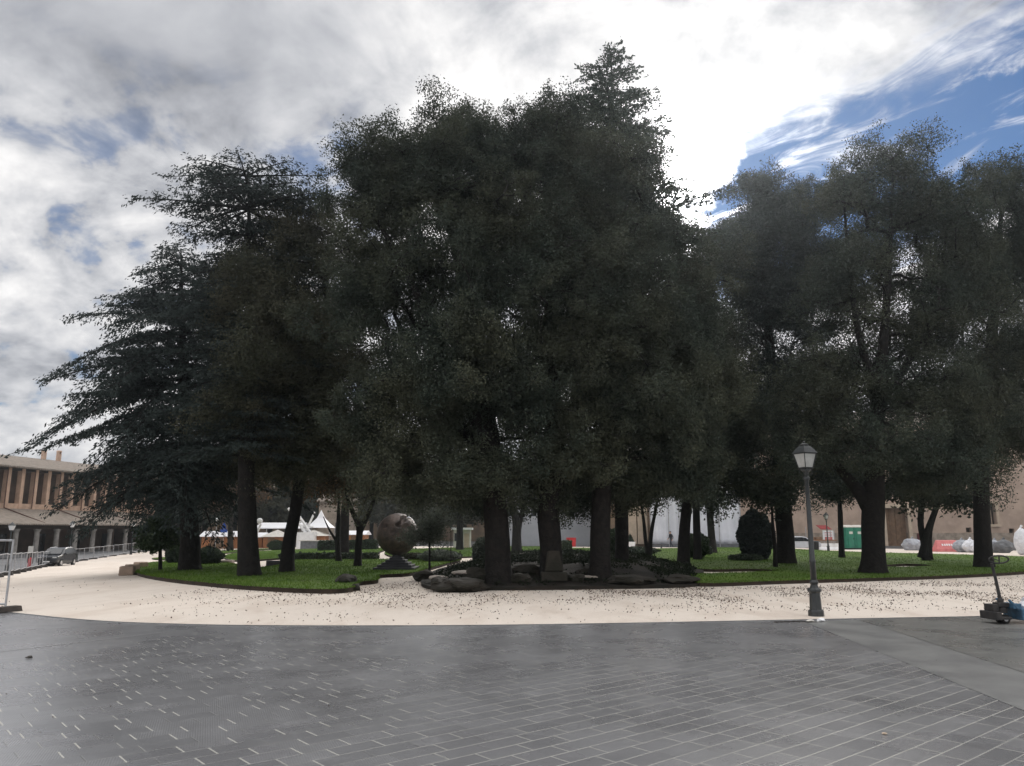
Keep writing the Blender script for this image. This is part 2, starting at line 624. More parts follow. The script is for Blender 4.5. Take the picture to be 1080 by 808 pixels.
def lawn_material():
    m = M['lawn']
    T = NT.__new__(NT)
    T.t = m.node_tree
    b = [n for n in T.t.nodes if n.type == 'BSDF_PRINCIPLED'][0]
    src = b.inputs['Base Color'].links[0].from_socket
    pos = T.n('ShaderNodeNewGeometry').outputs['Position']
    f = T.mr(T.noise(pos, 0.5, 6, 0.7, 0.5), 0.55, 0.72, 0.0, 0.75)
    T.put(b.inputs['Base Color'], T.mix(f, src, (0.075, 0.06, 0.03)))


lawn_material()
M['grass'] = leafmat('grass blades', (0.056, 0.108, 0.015), (0.090, 0.146, 0.023), None, 0.25, 0.9, 0.4, 0.05)
M['soil'] = pmat('dark soil edge', (0.040, 0.028, 0.020), (0.022, 0.016, 0.012), 2.0, 0.95, 0.6, 14, coord='World')  # even dark brown soil for lawn edges and hedge cores
M['mound'] = pmat('leafy soil', (0.022, 0.017, 0.013), (0.012, 0.011, 0.008), 1.3, 0.95, 0.9, 9, coord='World')
M['bark'] = pmat('dark fissured bark', (0.016, 0.0135, 0.012), (0.007, 0.0062, 0.0056), 6.0, 0.95, 1.0, 10, coord='World', bdist=0.06)
M['bark2'] = pmat('grey brown bark', (0.042, 0.036, 0.031), (0.02, 0.017, 0.015), 5.0, 0.95, 1.0, 12, coord='World', bdist=0.05)
M['oak'] = leafmat('holm oak leaves', (0.032, 0.045, 0.036), (0.066, 0.071, 0.046), None, 0.14, 0.75, 0.35, 0.16)
M['oak2'] = leafmat('olive brown oak leaves', (0.038, 0.044, 0.028), (0.070, 0.066, 0.042), None, 0.18, 0.75, 0.35, 0.16)
M['cedar'] = leafmat('cedar needles', (0.022, 0.031, 0.028), (0.036, 0.047, 0.043), None, 0.12, 0.75, 0.4, 0.16)
M['pine'] = leafmat('conifer needles', (0.03, 0.042, 0.032), (0.05, 0.064, 0.048), None, 0.12, 0.75, 0.4, 0.16)
M['autumn'] = leafmat('autumn leaves', (0.045, 0.032, 0.019), (0.09, 0.056, 0.03), (0.15, 0.08, 0.035), 0.3)
M['olive'] = leafmat('olive leaves', (0.045, 0.058, 0.042), (0.085, 0.10, 0.075), (0.12, 0.13, 0.10), 0.2)
M['shrub'] = leafmat('shrub leaves', (0.016, 0.032, 0.012), (0.040, 0.066, 0.024), (0.07, 0.10, 0.04), 0.2)
M['hedge'] = leafmat('clipped hedge leaves', (0.014, 0.026, 0.012), (0.030, 0.05, 0.02), None, 0.15)
M['cover'] = leafmat('dull ivy leaves', (0.010, 0.015, 0.009), (0.020, 0.026, 0.014), None, 0.1, 0.9, 0.5, 0.1)
M['litter'] = leafmat('fallen dry leaves', (0.05, 0.035, 0.024), (0.10, 0.068, 0.045), (0.16, 0.11, 0.07), 0.1, 0.8, 3.0)
M['rock'] = pmat('mossy rock', (0.036, 0.031, 0.025), (0.018, 0.017, 0.012), 1.6, 0.9, 0.8, 7, coord='World')
M['palestone'] = pmat('pale flat stone', (0.36, 0.31, 0.27), (0.24, 0.21, 0.18), 2.0, 0.85, 0.4, 9, coord='World')
M['block'] = pmat('tan stone block', (0.34, 0.25, 0.19), (0.24, 0.18, 0.14), 2.5, 0.85, 0.4, 9, coord='World')
M['iron'] = pmat('dark green grey cast iron', (0.026, 0.030, 0.031), (0.018, 0.02, 0.021), 9, 0.42, 0.15, 40, spec=0.5)
M['glassw'] = pmat('frosted lamp glass', (0.44, 0.44, 0.42), (0.36, 0.36, 0.34), 5, 0.25, 0, spec=0.5)
M['bronze'] = pmat('weathered brown bronze', (0.125, 0.088, 0.07), (0.06, 0.045, 0.038), 3.5, 0.5, 0.6, 9, spec=0.5, metal=0.25)
M['darkstone'] = pmat('dark stone steps', (0.045, 0.045, 0.05), (0.028, 0.028, 0.032), 2, 0.6, 0.2, 12)
M['brick'] = pmat('warm brick masonry', (0.58, 0.40, 0.295), (0.45, 0.31, 0.23), 1.4, 0.9, 0.3, 9)
M['brickdark'] = pmat('dark brown back wall plaster', (0.20, 0.14, 0.11), (0.14, 0.10, 0.08), 0.8, 0.9, 0.2, 6)  # even dark brown plaster, also on the rear house
M['tile'] = None
M['pipe'] = pmat('brown downpipe', (0.10, 0.05, 0.035), (0.08, 0.04, 0.03), 5, 0.5)
M['stonecol'] = pmat('grey stone column', (0.30, 0.28, 0.26), (0.2, 0.185, 0.17), 2.0, 0.85, 0.3, 9)
M['beam'] = pmat('dark timber', (0.05, 0.036, 0.027), (0.03, 0.022, 0.018), 3, 0.8)
M['darkglass'] = pmat('dark glass', (0.012, 0.014, 0.017), (0.02, 0.022, 0.026), 1.0, 0.08, 0, spec=0.6)
M['pinkplaster'] = pmat('worn pink plaster', (0.46, 0.35, 0.28), (0.35, 0.265, 0.21), 0.5, 0.92, 0.3, 5, coord='World')
M['ashlar'] = pmat('rough stone course', (0.36, 0.30, 0.245), (0.22, 0.18, 0.145), 1.6, 0.92, 0.7, 5, coord='World')
M['cream'] = pmat('cream stone trim', (0.52, 0.42, 0.32), (0.42, 0.34, 0.26), 1.5, 0.85, 0.2, 8)
M['brownwall'] = pmat('brown stone wall', (0.22, 0.155, 0.10), (0.14, 0.10, 0.07), 0.9, 0.92, 0.5, 5, coord='World')
M['greywall'] = pmat('light grey plaster', (0.37, 0.38, 0.40), (0.30, 0.31, 0.33), 0.4, 0.9, 0.15, 5, coord='World')
M['tarp'] = pmat('white tarpaulin', (0.66, 0.68, 0.73), (0.56, 0.58, 0.63), 0.5, 0.6, 0.4, 1.5, coord='World', bdist=0.3)
M['wood'] = pmat('orange brown boards', (0.33, 0.145, 0.06), (0.24, 0.10, 0.045), 2, 0.7, 0.2, 12)
M['wooddoor'] = pmat('old wooden door', (0.20, 0.125, 0.075), (0.13, 0.08, 0.05), 2, 0.7, 0.2, 12)
M['whiteroof'] = pmat('white roof sheet', (0.80, 0.80, 0.82), (0.70, 0.70, 0.72), 0.6, 0.5)
M['white'] = pmat('white paint', (0.78, 0.78, 0.78), (0.68, 0.68, 0.68), 2, 0.5)
M['offwhite'] = pmat('off white panel', (0.60, 0.57, 0.52), (0.5, 0.48, 0.44), 2, 0.6)
M['green'] = pmat('green plastic', (0.006, 0.17, 0.10), (0.005, 0.13, 0.078), 2, 0.4, spec=0.5)
M['red'] = pmat('red plastic', (0.50, 0.03, 0.035), (0.40, 0.025, 0.03), 2, 0.5)
M['redcloth'] = pmat('dull red cloth', (0.24, 0.03, 0.03), (0.16, 0.022, 0.022), 2, 0.8)
M['pink'] = pmat('faded red sheet', (0.62, 0.20, 0.19), (0.52, 0.15, 0.15), 2, 0.6, 0.3, 4)
M['blue'] = pmat('blue sign face', (0.03, 0.09, 0.42), (0.025, 0.08, 0.36), 3, 0.5)
M['galv'] = pmat('galvanised tube', (0.42, 0.42, 0.43), (0.33, 0.33, 0.34), 8, 0.45, spec=0.5, metal=0.5)
M['wire'] = pmat('dull wire', (0.22, 0.22, 0.23), (0.18, 0.18, 0.19), 8, 0.6)
M['concrete'] = pmat('dark rubber concrete foot', (0.07, 0.06, 0.055), (0.05, 0.045, 0.04), 4, 0.9, 0.3, 20)
M['carpaint'] = pmat('dark car paint', (0.02, 0.022, 0.026), (0.024, 0.026, 0.03), 2, 0.2, spec=0.6)
M['silver'] = pmat('silver car paint', (0.55, 0.56, 0.60), (0.5, 0.51, 0.55), 2, 0.25, spec=0.6)
M['tyre'] = pmat('tyre rubber', (0.015, 0.015, 0.015), (0.02, 0.02, 0.02), 5, 0.85)
M['chrome'] = pmat('bright metal', (0.6, 0.6, 0.62), (0.5, 0.5, 0.52), 5, 0.25, metal=0.9)
M['bluepaint'] = pmat('worn blue paint', (0.06, 0.15, 0.24), (0.035, 0.07, 0.11), 8, 0.5, 0.1, 20)
M['blackpaint'] = pmat('worn black paint', (0.022, 0.022, 0.024), (0.04, 0.036, 0.034), 8, 0.55, 0.1, 20)
M['plasticbag'] = pmat('crumpled white plastic', (0.72, 0.73, 0.76), (0.60, 0.61, 0.65), 6, 0.35, 0.7, 12, spec=0.5)
M['greybag'] = pmat('grey woven bag', (0.40, 0.42, 0.45), (0.26, 0.27, 0.30), 3, 0.7, 0.6, 8)
M['darkbag'] = pmat('dark grey sheet', (0.16, 0.165, 0.175), (0.10, 0.105, 0.11), 3, 0.7, 0.5, 8)
M['card'] = pmat('brown cardboard', (0.26, 0.16, 0.10), (0.2, 0.125, 0.08), 4, 0.8)
M['cloth'] = pmat('dark coat cloth', (0.015, 0.015, 0.02), (0.022, 0.022, 0.028), 8, 0.9)
M['jeans'] = pmat('dark blue trousers', (0.02, 0.024, 0.04), (0.028, 0.033, 0.05), 8, 0.9)
M['skin'] = pmat('skin', (0.45, 0.27, 0.20), (0.42, 0.25, 0.18), 6, 0.6)
M['hair'] = pmat('dark hair', (0.02, 0.014, 0.01), (0.03, 0.02, 0.015), 12, 0.6)


def tile_material():
    m = bpy.data.materials.new('weathered roof tiles')
    m.use_nodes = True
    T = NT(m.node_tree)
    out = T.n('ShaderNodeOutputMaterial')
    b = T.n('ShaderNodeBsdfPrincipled')
    T.t.links.new(b.outputs[0], out.inputs[0])
    co = T.n('ShaderNodeTexCoord').outputs['Object']
    x, y, z = T.sep(co)
    wave = T.m('SINE', T.m('MULTIPLY', x, 2 * math.pi / 0.28))
    f = T.mr(T.noise(co, 2.2, 6, 0.7), 0.35, 0.65)
    cell = T.n('ShaderNodeTexWhiteNoise', noise_dimensions='2D')
    T.put(cell.inputs['Vector'], T.comb(T.m('FLOOR', T.m('DIVIDE', x, 0.28)), T.m('FLOOR', T.m('DIVIDE', y, 0.35)), 0.0))
    k = T.m('ADD', T.m('MULTIPLY', f, 0.6), T.m('MULTIPLY', cell.outputs['Value'], 0.4))
    T.put(b.inputs['Base Color'], T.mix(k, (0.18, 0.15, 0.125), (0.31, 0.26, 0.215)))
    b.inputs['Roughness'].default_value = 0.9
    bn = T.n('ShaderNodeBump')
    bn.inputs['Strength'].default_value = 1.0
    bn.inputs['Distance'].default_value = 0.06
    T.put(bn.inputs['Height'], wave)
    T.t.links.new(bn.outputs[0], b.inputs['Normal'])
    return m


M['tile'] = tile_material()


# ------------------------------------------------------------------ the setting: ground, gravel, paving, lawns
def catmull(pts, n=6, closed=False):
    pts = [Vector(p) for p in pts]
    N = len(pts)
    out = []
    rng = range(N) if closed else range(N - 1)
    for i in rng:
        if closed:
            p0, p1, p2, p3 = pts[(i - 1) % N], pts[i], pts[(i + 1) % N], pts[(i + 2) % N]
        else:
            p0, p1, p2, p3 = pts[max(i - 1, 0)], pts[i], pts[i + 1], pts[min(i + 2, N - 1)]
        for k in range(n):
            t = k / n
            out.append(0.5 * ((2 * p1) + (p2 - p0) * t + (2 * p0 - 5 * p1 + 4 * p2 - p3) * t * t + (3 * p1 - p0 - 3 * p2 + p3) * t ** 3))
    if not closed:
        out.append(pts[-1])
    return out


def sheet(name, outline, z, mat, holes=(), cuts=True, kind='structure'):
    bm = bmesh.new()
    edges = []
    for loop in [outline, *holes]:
        vs = [bm.verts.new((p[0], p[1], 0)) for p in loop]
        edges += [bm.edges.new((vs[i], vs[(i + 1) % len(vs)])) for i in range(len(vs))]
    bmesh.ops.triangle_fill(bm, edges=edges, use_beauty=True, use_dissolve=False, normal=(0, 0, 1))
    if cuts:
        for xx in np.arange(-66, -8, 2.0):
            bmesh.ops.bisect_plane(bm, geom=bm.verts[:] + bm.edges[:] + bm.faces[:], plane_co=(xx, 0, 0), plane_no=(1, 0, 0))
        for yy in np.arange(60, 106, 4.0):
            bmesh.ops.bisect_plane(bm, geom=bm.verts[:] + bm.edges[:] + bm.faces[:], plane_co=(0, yy, 0), plane_no=(0, 1, 0))
    for v in bm.verts:
        v.co.z = HT(v.co.x, v.co.y) + z
    for f in bm.faces:
        if f.normal.z < 0:
            f.normal_flip()
    bmesh.ops.recalc_face_normals(bm, faces=bm.faces)
    bm.normal_update()
    if sum(f.normal.z for f in bm.faces) < 0:
        bmesh.ops.reverse_faces(bm, faces=bm.faces)
    me = bpy.data.meshes.new(name)
    bm.to_mesh(me)
    bm.free()
    me.materials.append(mat)
    o = bpy.data.objects.new(name, me)
    COL.objects.link(o)
    o['kind'] = kind
    return o


def build_ground():
    xs = sorted(set([-4000, -2000, -900, -400, -200, -110, -80] + list(np.arange(-66, -6, 2.0)) + [0, 10, 30, 60, 110, 200, 400, 900, 2000, 4000]))
    ys = sorted(set([-400, -150, -60, -20, 0, 10, 20, 30, 40, 50] + list(np.arange(60, 108, 4.0)) + [120, 150, 200, 300, 500, 900, 2000, 5000]))
    mb = MB()
    vs = [(x, y, HT(x, y) - 0.016) for y in ys for x in xs]
    n = len(xs)
    fs = [(j * n + i, j * n + i + 1, (j + 1) * n + i + 1, (j + 1) * n + i) for j in range(len(ys) - 1) for i in range(n - 1)]
    mb.add(vs, fs)
    struct(mb.build('ground', M['asphalt'], smooth=True))


ARC = [(-260, 628), (-60, 640.5), (0, 645.5), (30, 648.5), (60, 651.7), (100, 655), (150, 657.5), (250, 660), (400, 660.5), (540, 659.6), (700, 657), (800, 655), (900, 653), (1040, 650.5), (1120, 648.5), (1400, 638)]
FENCE = [(-60, 618.5), (0, 608.5), (50, 597.5), (100, 589.5), (155, 581.5)]


def build_flats():
    build_ground()
    arc = catmull([G(*p) for p in ARC], 6)
    fen = [G(*p) for p in FENCE]
    # slabs in front of the arc
    out = [p for p in arc] + [Vector((60, 30, 0)), Vector((60, -25, 0)), Vector((-60, -25, 0)), Vector((-60, arc[0].y - 1, 0))]
    sheet('stone_paving', out, 0.0, M['slab'])
    # diagonal border and the cross-laid paving beyond it on the right
    a0, a1 = G(846, 655), G(1130, 770)
    b0, b1 = G(905, 654), G(1180, 742)
    ext = (a1 - a0).normalized() * 14
    extb = (b1 - b0).normalized() * 14
    sheet('border_strip', [a0, a1, a1 + ext, b1 + extb, b1, b0], 0.004, M['strip'], cuts=False)
    far_edge = [p for p in arc if p.x > b0.x + 0.4]
    sheet('cross_paving', [b0 + Vector((0.02, 0, 0))] + [p + Vector((0, -0.03, 0)) for p in far_edge] + [Vector((40, 20, 0)), Vector((40, -6, 0)), b1 + extb], 0.0045, M['slab2'], cuts=False)
    # pale channel at the left
    c = catmull([G(-120, 702), G(0, 687.5), G(90, 677), G(172, 667.0)], 4)
    sd_ = Vector((0.35, 0.94, 0)) * 0.16
    sheet('drain_channel', c + [p + sd_ for p in reversed(c)], 0.004, M['channel'])
    # gravel
    gl = catmull([Vector((p.x, p.y, 0)) for p in reversed(fen)], 5)
    g = [p + Vector((0, 0.0, 0)) for p in arc[3:]] + [Vector((90, 60, 0)), Vector((120, 84, 0)), G(1080, 581), G(900, 578.3), G(700, 577.3), G(560, 576.5), G(420, 576.5), G(330, 577), G(215, 578)] + gl
    sheet('gravel', g, 0.006, M['gravel'])
    # street between fence and arcade
    st = [Vector((-64, 20, 0))] + [p + Vector((-0.05, 0, 0)) for p in reversed(gl)] + [Vector((-38, 100, 0)), Vector((-64, 104, 0))]
    sheet('street', st, 0.002, M['street'])
    # arc joint: flush steel edging between slabs and gravel
    mb = MB()
    for i in range(len(arc) - 1):
        p, q = arc[i], arc[i + 1]
        d = (q - p).normalized()
        nrm = Vector((-d.y, d.x, 0)) * 0.035
        zp, zq = HT(p.x, p.y), HT(q.x, q.y)
        vs = [(p.x, p.y, zp - 0.02), (q.x, q.y, zq - 0.02), (q.x + nrm.x, q.y + nrm.y, zq - 0.02), (p.x + nrm.x, p.y + nrm.y, zp - 0.02)]
        vs += [(v[0], v[1], v[2] + 0.034) for v in vs]
        mb.add(vs, [(4, 5, 6, 7), (0, 1, 5, 4), (2, 3, 7, 6)])
    struct(mb.build('kerb_strip', M['strip']))


build_flats()

LAWNS = {}


def lawn(px_pts, z=0.13, holes=(), smooth=4):
    out = catmull([G(*p) for p in px_pts], smooth, True)
    hs = [catmull([G(*p) for p in h], 4, True) for h in holes]
    o = sheet('lawn', out, z, M['lawn'], hs)
    mb = MB()
    for loop in [out, *hs]:
        n = len(loop)
        for i in range(n):
            p, q = loop[i], loop[(i + 1) % n]
            vs = []
            c = 0
            for w in (p, q):
                h = HT(w.x, w.y)
                vs += [(w.x, w.y, h + z - 0.004), (w.x, w.y, h - 0.05)]
            mb.add(vs, [(0, 1, 3, 2)])
    k = mb.build('soil_edge', M['soil'], o)
    LAWNS[o.name] = (out, hs, z)
    return o


lawn([(140, 603), (150, 609), (180, 614.5), (220, 619), (260, 622.5), (310, 625.5), (350, 626.5), (372, 624), (379, 618), (398, 615.5), (401, 610), (432, 608), (450, 603), (470, 597), (484, 592),
      (430, 591.5), (380, 592.5), (330, 592.5), (303, 593.5), (294, 599), (268, 601), (241, 596.5), (215, 592), (180, 593.5), (150, 596.5)], 0.14)
lawn([(236, 588), (250, 584.3), (300, 581), (400, 578.8), (399, 584), (384, 588), (340, 590.3), (300, 590.3), (258, 593), (241, 591.5)], 0.12)
lawn([(160, 590), (200, 586.5), (235, 581.5), (300, 578.8), (250, 583), (231, 586), (226, 590), (195, 591.5)], 0.10)
lawn([(408, 583), (440, 580), (520, 577.6), (600, 578), (560, 584), (500, 588.5), (440, 589.3), (412, 588)], 0.12)
lawn([(655, 583), (705, 579.5), (800, 578.9), (900, 583.5), (1000, 586.2), (1110, 590), (1160, 594), (1150, 600), (1080, 606), (1000, 610.5), (900, 614), (820, 616.5), (738, 619), (728, 612), (740, 608.5), (790, 606.8), (822, 604.8),
      (790, 602.8), (740, 603.2), (690, 597)], 0.13, [[(930, 599.5), (955, 600.8), (984, 598.9), (955, 597.2)]])
lawn([(585, 579.3), (640, 579), (650, 581), (600, 582.5)], 0.1)


# --- the planted rock mound under the three big oaks
MOUND = catmull([G(*p) for p in [(446, 613), (456, 622.5), (520, 623), (620, 622), (735, 619), (742, 610), (735, 600), (690, 594), (600, 590), (520, 592), (470, 600)]], 5, True)
MC = Vector((sum(p.x for p in MOUND) / len(MOUND), sum(p.y for p in MOUND) / len(MOUND), 0))


def mound_h(x, y):
    """height of the mound over the ground: from its outline inwards"""
    p = Vector((x, y, 0))
    inside = False
    n = len(MOUND)
    dmin = 1e9
    for i in range(n):
        a, b = MOUND[i], MOUND[(i + 1) % n]
        if (a.y > y) != (b.y > y) and x < (b.x - a.x) * (y - a.y) / (b.y - a.y) + a.x:
            inside = not inside
        ab = Vector((b.x - a.x, b.y - a.y))
        ap = Vector((x - a.x, y - a.y))
        t = max(0, min(1, ap.dot(ab) / max(1e-9, ab.length_squared)))
        dmin = min(dmin, (ap - ab * t).length)
    if not inside:
        return -0.05
    k = sst(dmin / 3.2)
    return 0.10 + 0.5 * k + 0.10 * k * mnoise.fractal(Vector((x * 0.6, y * 0.6, 0)), 1.0, 2.0, 3)


def build_mound():
    bm = bmesh.new()
    vs = [bm.verts.new((p.x, p.y, 0)) for p in MOUND]
    f = bm.faces.new(vs)
    bmesh.ops.triangulate(bm, faces=[f])
    x0, x1 = min(p.x for p in MOUND), max(p.x for p in MOUND)
    y0, y1 = min(p.y for p in MOUND), max(p.y for p in MOUND)
    for xx in np.arange(x0 + 0.3, x1, 0.55):
        bmesh.ops.bisect_plane(bm, geom=bm.verts[:] + bm.edges[:] + bm.faces[:], plane_co=(xx, 0, 0), plane_no=(1, 0, 0))
    for yy in np.arange(y0 + 0.3, y1, 0.55):
        bmesh.ops.bisect_plane(bm, geom=bm.verts[:] + bm.edges[:] + bm.faces[:], plane_co=(0, yy, 0), plane_no=(0, 1, 0))
    for v in bm.verts:
        v.co.z = max(0.10, mound_h(v.co.x, v.co.y)) if not v.is_boundary else 0.10
    be = [e for e in bm.edges if e.is_boundary]
    r = bmesh.ops.extrude_edge_only(bm, edges=be)
    for g in r['geom']:
        if isinstance(g, bmesh.types.BMVert):
            g.co.z = -0.05
    bmesh.ops.recalc_face_normals(bm, faces=bm.faces)
    me = bpy.data.meshes.new('mound')
    bm.to_mesh(me)
    bm.free()
    me.polygons.foreach_set('use_smooth', [True] * len(me.polygons))
    me.materials.append(M['mound'])
    o = bpy.data.objects.new('mound', me)
    COL.objects.link(o)
    struct(o)


build_mound()


# ------------------------------------------------------------------ trees
def unit(n, rng):
    v = rng.normal(size=(n, 3))
    return v / np.linalg.norm(v, axis=1, keepdims=True)


def leaf_quads(c, L, Wd, rng, axis=None, spread=1.0, sizevar=0.35):
    n = len(c)
    a = unit(n, rng)
    if axis is not None:
        a = axis + a * spread
        a /= np.linalg.norm(a, axis=1, keepdims=True) + 1e-9
    b = np.cross(a, unit(n, rng))
    b /= np.linalg.norm(b, axis=1, keepdims=True) + 1e-9
    k = (1 + sizevar * rng.uniform(-1, 1, size=(n, 1)))
    la = a * (L / 2) * k
    wb = b * (Wd / 2) * k
    return np.stack([c - la, c + wb, c + la, c - wb], axis=1)


def ell(px, py, rx, ry, Y, dY=0.0, rd=None):
    c = P(px, py, Y + dY)
    k = mpp(px, py, Y + dY)
    rx_, ry_ = rx * k, ry * k
    return (np.array(c), np.array((rx_, rd if rd else max(rx_, 0.75 * ry_), ry_)))


def build_skeleton(path, rads, clumps, rng, tipr=0.012, sag=0.0, expo=0.46, maxr=0.35):
    """nodes linked to clumps: each clump joins the nearest node that is lower or nearer the trunk"""
    nodes = [np.array(p) for p in path]
    par = [-1] + list(range(len(path) - 1))
    first = max(1, int(len(path) * 0.45))
    ok = [i >= first for i in range(len(path))]
    ax = nodes[first]
    cl = np.array(clumps)
    order = np.argsort(np.linalg.norm(cl - np.array(path[first + (len(path) - first) // 2]), axis=1))
    chains = []
    arr = np.zeros((len(path) + len(clumps) * 4, 3))
    arr[:len(path)] = np.array(path)
    valid = np.zeros(len(arr), bool)
    valid[:len(path)] = ok
    cnt = len(path)
    depth = np.zeros(len(arr))
    for i in order:
        c = cl[i]
        dv = c - arr[:cnt]
        dist = np.linalg.norm(dv, axis=1)
        cost = dist + 0.9 * np.maximum(0, -dv[:, 2]) + 0.04 * depth[:cnt]
        cost[~valid[:cnt]] = 1e9
        j = int(np.argmin(cost))
        a = arr[j].copy()
        d = dist[j]
        seg = 3 if d > 1.0 else 2
        prev = j
        ch = [j]
        off = unit(1, rng)[0] * d * 0.12
        for k in range(1, seg + 1):
            t = k / seg
            q = a + (c - a) * t + off * math.sin(math.pi * t) + np.array((0, 0, d * 0.10 * math.sin(math.pi * t) - sag * d * t * t))
            arr[cnt] = q
            valid[cnt] = True
            par.append(prev)
            depth[cnt] = depth[prev] + d / seg
            ch.append(cnt)
            prev = cnt
            cnt += 1
        chains.append(ch)
    wgt = np.zeros(cnt)
    for ch in chains:
        wgt[ch[-1]] += 1
    for i in range(cnt - 1, -1, -1):
        if par[i] >= 0:
            wgt[par[i]] += wgt[i]
    r = np.minimum(tipr * np.maximum(wgt, 0.6) ** expo, maxr)
    mb = MB()
    for ch in chains:
        rr = [min(r[k], r[ch[1]] * 1.15) for k in ch]
        mb.tube([arr[k] for k in ch], rr, 7 if rr[0] > 0.07 else (5 if rr[0] > 0.03 else 4), caps=False)
    return mb, arr[:cnt]


def trunk_tube(mb, path, rads, rng, n=14):
    pts = catmull(path, 4)
    N = len(pts)
    rr = []
    for i in range(N):
        t = i / (N - 1) * (len(rads) - 1)
        k = min(int(t), len(rads) - 2)
        rr.append(rads[k] + (rads[k + 1] - rads[k]) * (t - k))
    base = len(mb.v)
    mb.tube(pts, rr, n)
    # fissures and root flare
    z0 = pts[0].z
    for i in range(base, len(mb.v)):
        v = Vector(mb.v[i])
        t = (i - base) // n
        if t >= N:
            continue
        c = pts[t]
        d = v - c
        ang = math.atan2(d.y, d.x)
        h = v.z - z0
        flare = 1 + 0.55 * math.exp(-max(h, 0) / 0.35) * (0.7 + 0.3 * math.sin(ang * 5 + z0 * 7))
        k = flare * (1 + 0.10 * mnoise.noise(Vector((math.cos(ang) * 2.2, math.sin(ang) * 2.2, h * 0.7 + c.x))))
        mb.v[i] = tuple(c + d * k)
    return pts


def broad_tree(name, label, base, Y, path_px, trad, ells, n_cl, n_leaf, leaf='oak', bark='bark', L=0.14, Wd=0.08, cr=0.8, seed=1, z0=0.0,
               group=None, tipr=0.014, shell=0.55, extra_paths=(), cat='tree', flatten=0.75, thin=None, twigs=False):
    """path_px: trunk points as photo pixels at depth Y, first is the base"""
    rng = np.random.default_rng(seed)
    b = Vector(base)
    path = [b - Vector((0, 0, 0.25))] + [b + Vector((0, 0, 0.02))] + [P(px, py, Y + dy) for px, py, dy in path_px]
    root = thing(name, label, cat, b, 0, group)
    mb = MB()
    tp = trunk_tube(mb, path, trad, rng)
    nodes_path = [tuple(p) for p in tp]
    for ep, er in extra_paths:
        trunk_tube(mb, [P(px, py, Y + dy) for px, py, dy in ep], er, rng, 9)
    # clumps in the union of ellipsoids, shell-biased
    vol = np.array([np.prod(e[1]) for e in ells]) ** 0.75
    vol /= vol.sum()
    cl = []
    for e, f in zip(ells, vol):
        k = max(3, int(n_cl * f))
        d = unit(k, rng)
        d[:, 2] = np.where(d[:, 2] < -0.55, -d[:, 2], d[:, 2])
        r = rng.uniform(0.12, 1.0, size=(k, 1)) ** shell
        wob = 1 + np.clip(0.15 * rng.normal(size=(k, 1)), -0.3, 0.24)
        cl.append(e[0] + d * e[1] * r * wob)
    cl = np.concatenate(cl)
    cl = cl[cl[:, 2] > b.z + (1.2 if not twigs else 2.0)]
    if thin is not None:
        cl = cl[thin(cl, rng)]
    sk, arr = build_skeleton(nodes_path, None, cl, rng, tipr)
    mb.add(sk.v, sk.f)
    # leaves: sprays of leaves round twig tips in each clump
    per = max(1, n_leaf // len(cl))
    size = cr * np.minimum(np.exp(rng.normal(0, 0.32, size=len(cl))), 1.45)
    tw = 7
    tips = np.repeat(cl, tw, axis=0) + unit(len(cl) * tw, rng) * np.repeat(size, tw)[:, None] * (rng.uniform(0.1, 1, size=(len(cl) * tw, 1)) ** 0.5) * np.array((1, 1, flatten))
    if twigs:
        rep = np.repeat(cl, tw, axis=0)
        for i in range(len(tips)):
            mb.tube([rep[i], rep[i] * 0.4 + tips[i] * 0.6 + np.array((0, 0, 0.05)), tips[i]], [0.013, 0.009, 0.004], 3, caps=False)
    wgt = np.repeat(size ** 2, tw)
    idx = rng.choice(len(tips), size=n_leaf, p=wgt / wgt.sum())
    c = tips[idx] + np.clip(rng.normal(size=(n_leaf, 3)), -1.7, 1.7) * np.repeat(size, tw)[idx][:, None] * 0.24
    mb.build('trunk', M[bark], root, smooth=True, origin=b, recalc=False)
    V = leaf_quads(c, L, Wd, rng)
    quads_mesh('crown', V, M[leaf], root, b)
    return root


